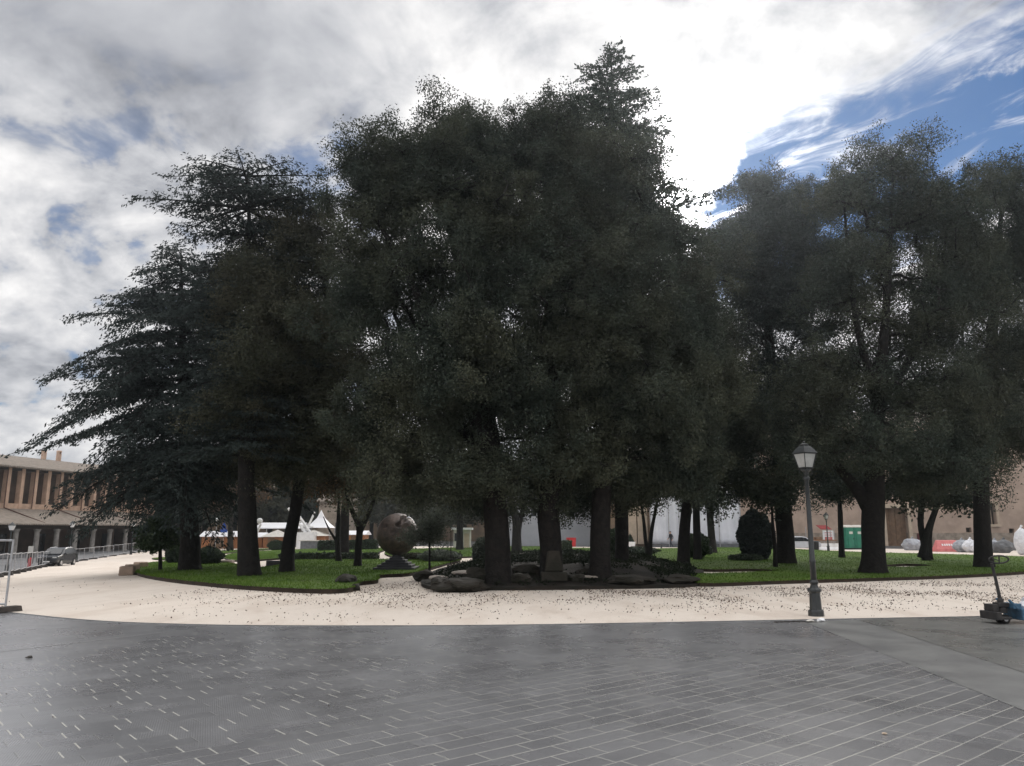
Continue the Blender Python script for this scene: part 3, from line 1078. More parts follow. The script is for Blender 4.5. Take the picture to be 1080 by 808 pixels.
def conifer(name, label, base, top, L_of, seed=1, n_lev=60, e_low=-8, e_high=25, droop=0.3, leaf='cedar', bark='bark', tr=0.45, sp_len=0.26, sp_w=0.055, dens=1.0, z_start=0.18, group=None,
            hang=0.5, blet=0.34, cat='tree', lr=(0.78, 1.1), dr=(0.9, 1.1), ev=4, tiers=None):
    """straight trunk, tiers of spreading branches with flat sprays of needles"""
    rng = np.random.default_rng(seed)
    b, t = Vector(base), Vector(top)
    hgt = (t - b).length
    root = thing(name, label, cat, b, 0, group)
    mb = MB()
    n = 9
    pts = [b + (t - b) * (i / n) + Vector((rng.normal() * 0.05, rng.normal() * 0.05, 0)) * (i > 0) for i in range(n + 1)]
    pts[0] = b - Vector((0, 0, 0.25))
    trunk_tube(mb, pts, [tr * 1.1, tr, tr * 0.92, tr * 0.82, tr * 0.72, tr * 0.6, tr * 0.46, tr * 0.3, tr * 0.16, 0.02], rng)
    cs, axs = [], []
    az = rng.uniform(0, 6.28)
    for i in range(n_lev):
        f = z_start + (1 - z_start) * ((i + rng.uniform(-0.3, 0.3)) / n_lev)
        f = min(max(f, z_start), 0.995)
        if tiers and f > tiers[0] - 0.02:
            f = min(min(tiers, key=lambda q: abs(q - f)) + rng.normal() * 0.007, 0.995)
        az += 2.39996 + rng.normal() * 0.25
        ca, sa = math.cos(az), math.sin(az)
        Lb = L_of(f, ca, sa, rng) * rng.uniform(*lr)
        dro = droop * rng.uniform(*dr)
        if Lb < 0.25:
            continue
        e = math.radians(e_low + (e_high - e_low) * f + rng.normal() * ev)
        p0 = b + (t - b) * f
        K = max(4, int(Lb / 0.8))
        path = []
        for k in range(K + 1):
            s = k / K
            path.append(Vector((p0.x + ca * Lb * s, p0.y + sa * Lb * s, p0.z + Lb * (math.tan(e) * s - dro * s * s))))
        rb = min(0.16, 0.018 + 0.0125 * Lb)
        mb.tube(path, [rb * (1 - 0.85 * k / K) for k in range(K + 1)], 6, caps=False)
        nb = max(3, int(Lb / 0.27 * dens))
        for q in range(nb):
            s = 0.12 + 0.88 * (q + rng.uniform()) / nb
            s = min(s, 1.0)
            x = s * K
            k0 = min(int(x), K - 1)
            o = path[k0].lerp(path[k0 + 1], x - k0)
            side = 1 if q % 2 else -1
            ang = az + side * math.radians(rng.uniform(35, 75)) * (1 - 0.55 * max(0, s - 0.75) / 0.25)
            bl = blet * Lb * (1.05 - s) * rng.uniform(0.7, 1.2) + rng.uniform(0.35, 0.75)
            dz = -dro * 0.9 * s + rng.normal() * 0.06
            dirv = np.array((math.cos(ang), math.sin(ang), dz))
            m = max(6, int(bl / 0.028))
            tt = rng.uniform(0.02, 1.0, size=m)
            base_p = np.array(o) + dirv * (bl * tt)[:, None]
            base_p[:, 2] -= 0.10 * bl * tt ** 2
            cs.append(base_p + rng.normal(size=(m, 3)) * np.array((0.08, 0.08, 0.05)))
            axs.append(np.tile(dirv + np.array((0, 0, -hang)), (m, 1)))
            if bl > 0.7 and q % 2 == 0:
                e_ = np.array(o) + dirv * bl * 0.8
                mb.tube([o, e_], [rb * 0.25, 0.006], 4, caps=False)
    mb.build('trunk', M[bark], root, smooth=True, origin=b, recalc=False)
    c = np.concatenate(cs)
    ax = np.concatenate(axs)
    V = leaf_quads(c, sp_len, sp_w, rng, ax, 0.8)
    quads_mesh('crown', V, M[leaf], root, b)
    return root


def on_mound(px, py):
    d = ray(px, py)
    t = 14.0
    while t < 80:
        q = Vector((0, 0, CAMZ)) + d * t
        h = max(HT(q.x, q.y), mound_h(q.x, q.y))
        if q.z <= h:
            return Vector((q.x, q.y, h))
        t += 0.05
    return G(px, py)


def build_trees():
    # ---- cedars
    bA = G(201, 601, 0.14)
    tA = P(190, 262, bA.y)

    def lenA(f, ca, sa, rng):
        return float(np.interp(f, [0.15, 0.3, 0.45, 0.63, 0.78, 0.88, 0.96, 1.0], [3.6, 5.2, 6.2, 5.9, 4.4, 3.0, 1.9, 0.8]))
    conifer('cedar_tree', 'wide blue-green cedar at far left with drooping boughs reaching over the arcade roof', bA, tA, lenA, 3, 130, 3, 10, 0.46, z_start=0.22, tr=0.42, dens=1.7, sp_len=0.15, sp_w=0.055, hang=0.6, blet=0.42, lr=(0.6, 1.04), dr=(0.3, 1.5), ev=9)
    bB = G(263, 607, 0.14)
    tB = P(262, 176, bB.y + 1)

    def lenB(f, ca, sa, rng):
        return (0.5 if sa < -0.2 and f < 0.8 else 1.0) * float(np.interp(f, [0.26, 0.6, 0.70, 0.74, 0.775, 0.80, 0.835, 0.87, 0.90, 0.925, 0.95, 1.0], [4.6, 4.6, 4.4, 4.6, 4.2, 2.0, 2.4, 4.6, 4.8, 3.6, 3.9, 3.4]))
    conifer('cedar_tree', 'tall flat-topped cedar with separate layered tiers, rising behind the brownish oak', bB, tB, lenB, 8, 150, 2, 3, 0.12, z_start=0.26, tr=0.35, dens=1.45, sp_len=0.15, sp_w=0.05, lr=(0.6, 1.08), dr=(0.3, 1.6), tiers=[0.64, 0.685, 0.74, 0.81, 0.885, 0.945, 0.985])

    # ---- oak left of the middle (olive brown crown)
    b = G(302, 603, 0.14)
    Y = b.y
    broad_tree('holm_oak', 'olive-brown leaning oak between the two cedars and the bronze sphere', b, Y, [(305, 570, 0), (312, 535, 0), (318, 480, 0.3), (318, 410, 0.3), (312, 340, 0)], [0.30, 0.28, 0.26, 0.25, 0.23, 0.19, 0.08],
               [ell(268, 325, 50, 66, Y, -2.5), ell(295, 410, 76, 80, Y, -2.5), ell(320, 280, 52, 60, Y, -1.5), ell(258, 430, 40, 62, Y, -2), ell(352, 470, 62, 50, Y, -1), ell(330, 380, 80, 90, Y, -1), ell(285, 490, 55, 32, Y, -1)],
               460, 320000, 'oak2', seed=11, L=0.088, Wd=0.05, cr=0.75, twigs=True)

    # ---- three big holm oaks on the mound
    b = on_mound(526, 613)
    Y = b.y
    broad_tree('holm_oak', 'dark holm oak on the mound, left and thickest of its three trunks', b, Y, [(525, 580, 0), (523, 540, 0), (518, 480, 0), (505, 400, 0.3), (490, 310, 0.6), (470, 220, 0.5)], [0.43, 0.41, 0.40, 0.39, 0.38, 0.3, 0.2, 0.08],
               [ell(402, 228, 54, 78, Y), ell(440, 180, 65, 55, Y), ell(400, 330, 75, 85, Y, 1), ell(420, 440, 75, 75, Y), ell(490, 250, 80, 110, Y, -0.5), ell(480, 155, 50, 42, Y), ell(445, 500, 62, 42, Y, -0.5), ell(500, 400, 80, 90, Y, -1.5),
                ell(374, 178, 24, 30, Y), ell(505, 505, 60, 34, Y, -1), ell(400, 505, 40, 30, Y, 1), ell(460, 522, 36, 20, Y, 0.4), ell(500, 528, 40, 22, Y, 1.6)],
               700, 520000, 'oak', seed=21, L=0.074, Wd=0.044, cr=0.6, twigs=True,
               extra_paths=[([(522, 520, 0), (500, 470, 0.5), (450, 400, 1), (415, 330, 1)], [0.26, 0.2, 0.14, 0.06]), ([(518, 470, 0), (470, 380, -0.4), (430, 290, -0.6), (390, 220, -0.5)], [0.24, 0.18, 0.12, 0.04])])
    b = on_mound(582, 609)
    Y = b.y
    broad_tree('holm_oak', 'dark holm oak on the mound, middle of its three trunks, beside the stone pedestal', b, Y, [(581, 575, 0), (578, 540, 0), (580, 500, 0), (584, 430, 0), (580, 340, 0), (572, 220, 0)], [0.42, 0.38, 0.36, 0.36, 0.34, 0.28, 0.2, 0.08],
               [ell(560, 195, 75, 80, Y), ell(585, 145, 48, 40, Y), ell(545, 300, 90, 100, Y, -0.5), ell(590, 420, 85, 85, Y), ell(530, 440, 70, 60, Y, 0.8), ell(620, 290, 75, 90, Y), ell(590, 490, 66, 34, Y, -0.3), ell(570, 525, 46, 28, Y, 0.8), ell(610, 530, 40, 22, Y, 1.6)],
               640, 480000, 'oak', seed=22, L=0.074, Wd=0.044, cr=0.6, twigs=True,
               extra_paths=[([(579, 525, 0), (600, 480, 0.2), (622, 430, 0.5), (640, 360, 0.8)], [0.24, 0.2, 0.15, 0.06])])
    b = on_mound(633, 610)
    Y = b.y
    broad_tree('holm_oak', 'dark holm oak on the mound, right of its three trunks, crown nearest the sun', b, Y, [(633, 580, 0), (634, 545, 0), (636, 500, 0), (645, 420, 0), (655, 340, 0), (660, 230, 0)], [0.4, 0.37, 0.34, 0.33, 0.31, 0.26, 0.19, 0.08],
               [ell(640, 205, 58, 75, Y), ell(685, 270, 55, 60, Y), ell(640, 340, 80, 95, Y, -0.5), ell(700, 380, 68, 75, Y), ell(670, 450, 85, 65, Y), ell(730, 320, 36, 55, Y, 0.5), ell(735, 430, 46, 62, Y, 0.5), ell(640, 500, 45, 26, Y), ell(690, 508, 50, 30, Y, 0.6), ell(650, 525, 36, 20, Y, 1.2), ell(735, 505, 34, 26, Y, 1.0)],
               640, 470000, 'oak', seed=23, L=0.074, Wd=0.044, cr=0.6, twigs=True)

    # ---- tall fir poking above the oaks
    bS = G(655, 600)
    Ysp = 31.5
    bS = Vector((P(655, 560, Ysp).x, Ysp, 0.1))
    tS = P(644, 56, Ysp)

    def lenS(f, ca, sa, rng):
        return (0.5 + 8.5 * (1 - f) ** 0.85) * (0.7 + 0.5 * rng.uniform()) if f > 0.6 else 3.4
    conifer('fir_tree', 'tallest tree of the park, a narrow conifer whose ragged tip stands above the oaks', bS, tS, lenS, 31, 120, 0, 20, 0.06, leaf='pine', tr=0.26, sp_len=0.15, sp_w=0.075, dens=1.7, z_start=0.4, hang=-0.3, blet=0.22)

    # ---- right group
    b = G(721, 596, 0.13)
    Y = b.y
    broad_tree('holm_oak', 'dark evergreen on the right lawn with a slim trunk before a round bush', b, Y, [(722, 560, 0), (726, 520, 0), (734, 460, 0), (742, 380, 0), (748, 300, 0)], [0.33, 0.30, 0.28, 0.26, 0.23, 0.17, 0.07],
               [ell(745, 400, 55, 80, Y), ell(715, 470, 62, 52, Y), ell(752, 290, 32, 55, Y), ell(770, 470, 36, 50, Y), ell(740, 510, 50, 24, Y)], 340, 170000, 'oak', seed=41, L=0.10, Wd=0.06, cr=0.8, twigs=True)
    b = G(736, 590, 0.13)
    Y = b.y
    broad_tree('holm_oak', 'second dark trunk close behind the slim evergreen on the right lawn', b, Y, [(735, 560, 0), (734, 520, 0), (735, 450, 0)], [0.27, 0.24, 0.22, 0.2, 0.08],
               [ell(720, 460, 60, 50, Y), ell(760, 440, 45, 60, Y)], 110, 20000, 'oak', seed=42, L=0.2, Wd=0.12, cr=1.0)
    b = G(829, 594, 0.13)
    Y = b.y
    broad_tree('cedar_tree', 'stout dark cedar with a flat top, standing just left of the street lamp', b, Y, [(828, 565, 0), (826, 535, 0), (822, 480, 0), (815, 400, 0), (808, 320, 0), (802, 240, 0)], [0.55, 0.5, 0.46, 0.43, 0.38, 0.3, 0.2, 0.08],
               [ell(800, 205, 34, 22, Y), ell(815, 250, 50, 45, Y), ell(800, 330, 40, 70, Y), ell(835, 340, 45, 70, Y), ell(830, 430, 62, 65, Y), ell(795, 470, 40, 45, Y), ell(850, 490, 46, 34, Y), ell(790, 270, 40, 50, Y), ell(860, 300, 34, 70, Y), ell(845, 220, 34, 30, Y), ell(795, 520, 40, 18, Y)], 460, 260000, 'cedar', seed=43, L=0.15, Wd=0.055, cr=0.9, flatten=0.42, twigs=True)
    b = G(921, 604, 0.13)
    Y = b.y

    def airy(cl, rng):
        hx = cl[:, 2]
        lo, hi = np.quantile(hx, 0.45), np.quantile(hx, 0.9)
        pk = np.clip(1.0 - 0.2 * (hx - lo) / (hi - lo), 0.8, 1.0)
        return rng.uniform(size=len(cl)) < pk
    broad_tree('holm_oak', 'big open-branched oak right of the street lamp, forked low with daylight through its crown', b, Y, [(921, 575, 0), (921, 540, 0), (922, 500, 0), (925, 440, 0), (932, 360, 0), (938, 270, 0), (942, 180, 0)], [0.54, 0.50, 0.45, 0.44, 0.40, 0.30, 0.2, 0.12, 0.04],
               [ell(940, 185, 48, 46, Y), ell(890, 225, 46, 42, Y), ell(985, 225, 50, 45, Y), ell(880, 320, 50, 62, Y), ell(1000, 320, 60, 62, Y), ell(905, 410, 62, 40, Y, 1), ell(990, 430, 75, 45, Y), ell(865, 420, 50, 45, Y), ell(940, 250, 70, 60, Y, 1), ell(850, 470, 50, 40, Y), ell(960, 370, 60, 50, Y, 1.5), ell(1005, 265, 45, 55, Y, 1.5), ell(910, 290, 45, 45, Y, 1.5), ell(985, 505, 60, 22, Y, 0.5), ell(930, 480, 85, 30, Y, -1), ell(1000, 480, 60, 30, Y)],
               700, 380000, 'oak', seed=44, L=0.088, Wd=0.05, cr=0.7, twigs=True, flatten=1.1, thin=airy, tipr=0.018,
               extra_paths=[([(921, 535, 0), (895, 505, 0.2), (868, 470, 0.4), (850, 420, 0.4)], [0.3, 0.22, 0.14, 0.05]), ([(925, 430, 0), (965, 370, 0.3), (990, 300, 0.3), (1000, 230, 0.2)], [0.2, 0.14, 0.09, 0.03]), ([(926, 420, 0), (905, 350, -0.4), (895, 270, -0.4), (890, 210, -0.3)], [0.2, 0.14, 0.09, 0.03])])
    b = G(1038, 598, 0.13)
    Y = b.y
    broad_tree('holm_oak', 'dark oak at the right edge with a straight pale-sided trunk and hanging leafy twigs', b, Y, [(1036, 565, 0), (1035, 520, 0), (1036, 470, 0), (1042, 400, 0), (1050, 310, 0), (1056, 220, 0)], [0.42, 0.4, 0.37, 0.36, 0.34, 0.28, 0.2, 0.07],
               [ell(1052, 215, 50, 46, Y), ell(1090, 290, 75, 75, Y), ell(1030, 300, 40, 60, Y), ell(1075, 400, 75, 55, Y), ell(1030, 440, 50, 45, Y), ell(1120, 220, 45, 50, Y), ell(1070, 470, 60, 30, Y)], 540, 330000, 'oak', seed=45, L=0.092, Wd=0.053, cr=0.75, twigs=True, flatten=1.1, tipr=0.016)
    b = G(977, 591, 0.13)
    Y = b.y
    broad_tree('lime_tree', 'small tree with three forking stems in front of the wooden church door', b, Y, [(974, 570, 0), (971, 548, 0), (975, 520, 0), (985, 500, 0)], [0.26, 0.22, 0.18, 0.17, 0.14, 0.06],
               [ell(955, 520, 26, 20, Y), ell(990, 505, 42, 26, Y), ell(1010, 530, 24, 12, Y), ell(975, 480, 45, 26, Y)], 130, 20000, 'oak', 'bark', seed=46, L=0.22, Wd=0.13, cr=0.75,
               extra_paths=[([(979, 589, 0), (980, 560, 0.3), (988, 535, 0.3), (1000, 510, 0.3)], [0.22, 0.19, 0.15, 0.06]), ([(972, 588, 0), (978, 560, -0.3), (985, 540, -0.2), (992, 510, -0.2)], [0.2, 0.16, 0.12, 0.05])])
    # thin park trees
    b = G(684, 589, 0.12)
    Y = b.y
    broad_tree('bare_tree', 'slender two-stemmed tree, nearly bare, in front of the white tarpaulin', b, Y, [(681, 570, 0), (679, 550, 0), (676, 530, 0), (672, 510, 0)], [0.17, 0.15, 0.12, 0.10, 0.08, 0.03],
               [ell(672, 515, 26, 20, Y), ell(700, 515, 24, 22, Y), ell(690, 500, 30, 16, Y)], 130, 3800, 'oak', seed=47, L=0.17, Wd=0.1, cr=0.6, tipr=0.02,
               extra_paths=[([(685, 587, 0), (687, 562, 0), (691, 540, 0.2), (696, 515, 0.3)], [0.14, 0.12, 0.10, 0.05])])
    b = G(752, 583, 0.12)
    Y = b.y
    broad_tree('poplar_tree', 'thin straight grey trunk standing alone before the white tarpaulin', b, Y, [(750, 560, 0), (748, 530, 0), (746, 500, 0), (745, 460, 0)], [0.36, 0.32, 0.28, 0.26, 0.24, 0.08],
               [ell(750, 490, 40, 34, Y), ell(745, 530, 26, 14, Y)], 120, 14000, 'oak', 'bark2', seed=48, L=0.24, Wd=0.14, cr=1.0)
    b = G(377, 597, 0.14)
    Y = b.y
    broad_tree('plane_tree', 'forked dark park tree with russet leaves just left of the bronze sphere', b, Y, [(378, 575, 0), (379, 556, 0), (372, 540, 0), (364, 518, 0)], [0.2, 0.18, 0.165, 0.16, 0.12, 0.05],
               [ell(362, 500, 34, 30, Y), ell(395, 500, 30, 26, Y), ell(378, 480, 40, 24, Y)], 130, 16000, 'autumn', seed=49, L=0.15, Wd=0.09, cr=0.7,
               extra_paths=[([(379, 560, 0), (387, 545, 0.2), (395, 525, 0.3), (398, 505, 0.3)], [0.14, 0.12, 0.09, 0.04])])
    b = G(357, 592, 0.14)
    Y = b.y
    broad_tree('plane_tree', 'thin russet-leaved tree with a curved side branch, left of the forked tree', b, Y, [(356, 570, 0), (357, 545, 0), (358, 515, 0)], [0.17, 0.15, 0.13, 0.11, 0.05],
               [ell(345, 510, 34, 26, Y), ell(368, 500, 24, 30, Y)], 100, 9000, 'autumn', seed=50, L=0.16, Wd=0.09, cr=0.7,
               extra_paths=[([(356, 572, 0), (348, 560, 0), (341, 545, 0)], [0.07, 0.05, 0.02])])
    b = G(363, 588, 0.12)
    Y = b.y
    broad_tree('holm_oak', 'stout dark trunk behind the two russet trees, beside the clipped hedge', b, Y, [(363, 565, 0), (364, 540, 0), (365, 500, 0)], [0.36, 0.33, 0.3, 0.27, 0.1],
               [ell(370, 480, 60, 40, Y), ell(330, 500, 40, 34, Y)], 110, 14000, 'oak2', seed=51, L=0.2, Wd=0.11, cr=0.9)
    b = G(453, 605, 0.14)
    Y = b.y
    broad_tree('olive_tree', 'small grey-green olive tree on a thin stem right of the bronze sphere', b, Y, [(453, 590, 0), (453, 575, 0), (453, 560, 0)], [0.055, 0.045, 0.042, 0.04, 0.015],
               [ell(450, 568, 19, 20, Y), ell(462, 555, 15, 16, Y), ell(455, 580, 17, 9, Y)], 90, 9000, 'olive', seed=52, L=0.10, Wd=0.03, cr=0.38)
    b = G(485, 580, 0.1)
    Y = b.y
    broad_tree('holm_oak', 'distant dark trunk standing in front of the small white kiosk', b, Y, [(485, 560, 0), (485, 540, 0), (486, 500, 0)], [0.36, 0.33, 0.3, 0.28, 0.1],
               [ell(470, 515, 55, 30, Y), ell(500, 510, 40, 28, Y)], 100, 14000, 'oak2', seed=53, L=0.24, Wd=0.14, cr=1.1)
    b = G(545, 584, 0.1)
    Y = b.y
    broad_tree('holm_oak', 'forked trunk seen between the left and middle oaks of the mound', b, Y, [(545, 565, 0), (545, 550, 0), (540, 530, 0), (536, 500, 0)], [0.42, 0.38, 0.36, 0.35, 0.25, 0.1],
               [ell(530, 505, 45, 22, Y), ell(562, 505, 40, 22, Y)], 100, 12000, 'oak', seed=54, L=0.22, Wd=0.13, cr=0.9,
               extra_paths=[([(545, 556, 0), (551, 540, 0), (556, 520, 0.2)], [0.25, 0.2, 0.08])])
    b = G(652, 585, 0.1)
    Y = b.y
    broad_tree('holm_oak', 'dark trunk behind the round bush, right of the mound oaks', b, Y, [(652, 560, 0), (650, 540, 0), (648, 510, 0)], [0.16, 0.14, 0.13, 0.12, 0.05],
               [ell(640, 515, 30, 22, Y), ell(660, 505, 28, 26, Y)], 90, 9000, 'oak', seed=55, L=0.2, Wd=0.12, cr=0.85)
    b = G(818, 598, 0.13)
    Y = b.y
    broad_tree('bare_tree', 'spindly dark stem on the lawn between the weeping shrub and the stout cedar', b, Y, [(817, 575, 0), (815, 555, 0), (814, 530, 0)], [0.12, 0.1, 0.09, 0.08, 0.03],
               [ell(810, 520, 20, 22, Y)], 50, 4500, 'oak', seed=56, L=0.17, Wd=0.1, cr=0.7)
    b = G(888, 588, 0.13)
    Y = b.y
    broad_tree('pine_tree', 'thin leaning dark trunk beside the green portable toilets', b, Y, [(887, 565, 0), (886, 540, 0), (884, 505, 0)], [0.2, 0.18, 0.17, 0.16, 0.06],
               [ell(878, 522, 26, 16, Y), ell(895, 510, 30, 20, Y)], 90, 9000, 'pine', seed=57, L=0.28, Wd=0.07, cr=0.85)
    b = G(169, 601, 0.14)
    Y = b.y
    broad_tree('privet_tree', 'small round-headed bush tree at the left tip of the lawn by the stone blocks', b, Y, [(169, 590, 0), (169, 580, 0), (169, 570, 0)], [0.1, 0.085, 0.08, 0.07, 0.03],
               [ell(167, 567, 14, 16, Y), ell(158, 582, 11, 10, Y), ell(178, 578, 10, 10, Y), ell(154, 592, 4, 8, Y)], 110, 11000, 'shrub', seed=58, L=0.15, Wd=0.09, cr=0.4)
    b = G(243, 580, 0.1)
    Y = b.y
    broad_tree('plane_tree', 'distant brown trunk rising in front of the wooden market huts', b, Y, [(243, 565, 0), (243, 545, 0), (243, 520, 0)], [0.36, 0.32, 0.30, 0.27, 0.1],
               [ell(243, 518, 40, 22, Y), ell(225, 530, 22, 12, Y)], 90, 9000, 'autumn', 'bark2', seed=59, L=0.3, Wd=0.18, cr=1.2)
    # ---- far belt behind the market: each tree its own
    rng = random.Random(5)
    spots = [(120, 108), (188, 116), (216, 104), (248, 124), (285, 110), (322, 128), (356, 112), (392, 124), (425, 108), (455, 122), (488, 130), (516, 112), (560, 126), (598, 132)]
    where = ['behind the far end of the arcade', 'left of the market huts', 'over the first market hut', 'behind the blue road sign', 'behind the market huts and cedar trunk', 'behind the white ride arms', 'behind the peaked white tent',
             'behind the sphere, to its left', 'directly behind the sphere', 'behind the small olive tree', 'behind the white kiosk', 'behind the left mound oak', 'behind the middle mound oak', 'left of the grey far building']
    for i, ((px, Yd), wh) in enumerate(zip(spots, where)):
        bx = P(px, 560, Yd)
        b = Vector((bx.x, Yd, HT(bx.x, Yd)))
        h = rng.uniform(34, 50)
        k = mpp(px, 560, Yd)
        broad_tree('background_tree', 'dense dark tree in the far belt, ' + wh, b, Yd, [(px, 552, 0), (px + 1, 540, 0), (px, 525, 0)], [0.4, 0.35, 0.3, 0.25, 0.1],
                   [ell(px, 530, 22, 20, Yd), ell(px + 6, 530 - h * 0.6, 18, 18, Yd), ell(px - 8, 538, 15, 12, Yd), ell(px + 8, 545, 14, 8, Yd)], 70, 8000, rng.choice(['oak', 'oak2', 'pine']), seed=80 + i, L=0.5, Wd=0.3, cr=1.4,
                   group='trees in the far belt behind the market')


build_trees()


# ------------------------------------------------------------------ bushes, hedges, ground cover
def surface_leaves(shape, n, L, Wd, rng):
    """shape(u) -> positions; leaves over and just under a surface"""
    c = shape(n, rng)
    return leaf_quads(c, L, Wd, rng)


def round_bush(name, label, base, rx, rz, n, leaf='shrub', L=0.12, seed=1, squash=1.0, cat='bush', lift=0.9, group=None):
    rng = np.random.default_rng(seed)
    b = Vector(base)
    root = thing(name, label, cat, b, 0, group)
    d = unit(n, rng)
    rr = rng.uniform(0.72, 1.05, size=(n, 1)) * (1 + 0.10 * np.sin(d[:, :1] * 7 + seed) * np.cos(d[:, 2:] * 6))
    c = np.array(b) + d * rr * np.array((rx, rx * squash, rz)) + np.array((0, 0, rz * lift))
    c = c[c[:, 2] > b.z]
    V = leaf_quads(c, L, L * 0.6, rng)
    quads_mesh('foliage', V, M[leaf], root, b)
    mb = MB()
    for k in range(4):
        a = k * 1.57 + seed
        mb.tube([(0, 0, -0.1), (math.cos(a) * rx * 0.3, math.sin(a) * rx * 0.3, rz * 0.6), (math.cos(a) * rx * 0.6, math.sin(a) * rx * 0.6, rz * 1.2)], [0.05, 0.035, 0.015], 5)
    mb.build('stem', M['bark'], root)
    return root


def box_hedge(label, p0, p1, w, h, n, seed, leaf='hedge', L=0.1):
    rng = np.random.default_rng(seed)
    p0, p1 = Vector(p0), Vector(p1)
    d = p1 - p0
    ln = d.length
    d.normalize()
    nn = Vector((-d.y, d.x, 0))
    root = thing('clipped_hedge', label, 'hedge', p0)
    u = rng.uniform(0, ln, n)
    s = rng.uniform(-w / 2, w / 2, n)
    z = rng.uniform(0, h, n)
    pick = rng.integers(0, 3, n)
    s = np.where(pick == 0, np.sign(s) * w / 2 + rng.normal(0, 0.04, n), s)
    z = np.where(pick == 1, h + rng.normal(0, 0.04, n), z)
    c = np.array(p0) + np.outer(u, np.array(d)) + np.outer(s, np.array(nn))
    c[:, 2] += z
    quads_mesh('foliage', leaf_quads(c, L, L * 0.6, rng), M[leaf], root, p0)
    mb = MB()
    rot = Matrix.Rotation(math.atan2(d.y, d.x), 3, 'Z')
    mb.box(d * ln / 2 + Vector((0, 0, h * 0.46)), (ln * 0.97, w * 0.86, h * 0.92), rot)
    mb.build('twiggy_core', M['soil'], root)
    return root


def build_bushes():
    def rb(name, label, px, py, rxp, rzp, n, z=0.12, **kw):
        b = G(px, py, z)
        k = mpp(px, py, b.y)
        return round_bush(name, label, b, rxp * k, rzp * k, n, **kw)
    rb('round_bush', 'dark rounded hedge bush behind the left cedar trunk', 219, 595, 15, 9, 7000, leaf='hedge', L=0.16, seed=2)
    rb('round_bush', 'low dark bush between the small bush tree and the left cedar', 185, 594, 10, 11, 4000, leaf='hedge', L=0.16, seed=3)
    rb('round_bush', 'ball-shaped bush behind the right trunk of the mound oaks', 645, 590, 11, 17, 7000, leaf='shrub', L=0.13, seed=4)
    rb('round_bush', 'clipped ball bush behind the slim evergreen on the right lawn', 735, 588, 13, 12.5, 7000, leaf='shrub', L=0.15, seed=5, lift=1.0)
    rb('round_bush', 'loose yellow-green shrub left of the thickest mound oak', 512, 597, 14, 16, 6000, leaf='olive', L=0.14, seed=6)
    rb('round_bush', 'low grey-green planting at the foot of the olive tree', 463, 592, 22, 6, 6000, leaf='olive', L=0.12, seed=7)
    rb('round_bush', 'small dark bush before the striped market hut', 291, 580, 8, 5, 2500, leaf='hedge', L=0.3, seed=8)
    rb('weeping_shrub', 'dark weeping columnar shrub standing on the right lawn like a bell', 799, 590, 18, 26, 16000, leaf='cedar', L=0.2, seed=9, cat='shrub', lift=0.93)
    rb('round_bush', 'ragged low shrub row on the right lawn at the foot of the weeping shrub', 787, 591, 18, 3.2, 3000, leaf='hedge', L=0.14, seed=10)
    rb('round_bush', 'greyish low bush beside the lone grey trunk', 742, 585, 9, 5, 2500, leaf='olive', L=0.16, seed=12)
    rb('round_bush', 'dark low planting at the back edge of the right lawn near the bare tree', 668, 584, 26, 3.6, 4000, leaf='hedge', L=0.16, seed=13)
    box_hedge('long clipped hedge in front of the market huts, left of the sphere', G(336, 582, 0.0), G(398, 580.5, 0.0), 1.2, 0.95, 6000, 3, L=0.2)
    box_hedge('low clipped hedge strip along the path behind the left lawn', G(296, 590, 0.12), G(398, 589.5, 0.12), 0.7, 0.30, 7000, 4, L=0.14)
    box_hedge('low brownish hedge strip behind the sphere and olive tree', G(422, 590.5, 0.12), G(486, 590.5, 0.12), 0.7, 0.30, 5000, 5, L=0.14, leaf='oak2')
    box_hedge('clipped square hedge by the gravel beyond the mound', G(593, 583.5, 0.05), G(603, 583.5, 0.05), 1.0, 0.9, 2500, 6, leaf='shrub', L=0.14)
    # planter with a cone shrub
    b = G(665, 578.5)
    k = mpp(665, 575, b.y)
    pl = thing('planter', 'white square planter with a dark cone shrub before the brown building', 'planter', b)
    mb = MB()
    mb.box((0, 0, 0.34), (0.8, 0.8, 0.68), None, 1.15)
    mb.build('pot', M['white'], pl, bevel=0.02)
    rng = np.random.default_rng(4)
    n = 1500
    h = rng.uniform(0, 1, n)
    a = rng.uniform(0, 6.28, n)
    r = 0.42 * (1 - h) ** 0.8 * rng.uniform(0.6, 1, n)
    c = np.stack([r * np.cos(a), r * np.sin(a), 0.68 + h * 0.75], 1)
    quads_mesh('shrub', leaf_quads(c, 0.14, 0.08, rng), M['hedge'], pl)
    # ground cover and dead leaves over the mound
    rng = np.random.default_rng(77)
    xs0, xs1 = min(p.x for p in MOUND), max(p.x for p in MOUND)
    ys0, ys1 = min(p.y for p in MOUND), max(p.y for p in MOUND)
    pts = []
    while len(pts) < 5200:
        x, y = rng.uniform(xs0, xs1), rng.uniform(ys0, ys1)
        if mnoise.noise(Vector((x * 0.8, y * 0.8, 3))) < -0.12:
            continue
        h = mound_h(x, y)
        if h > 0.12:
            pts.append((x, y, h))
    pts = np.array(pts)
    c = np.repeat(pts, 5, axis=0)
    c += rng.normal(size=c.shape) * np.array((0.09, 0.09, 0.05)) + np.array((0, 0, 0.06))
    o = quads_mesh('ground_cover', leaf_quads(c, 0.085, 0.055, rng), M['cover'])
    struct(o, 'stuff', 'dark ivy and low ground cover over the mound', 'ground cover')


build_bushes()


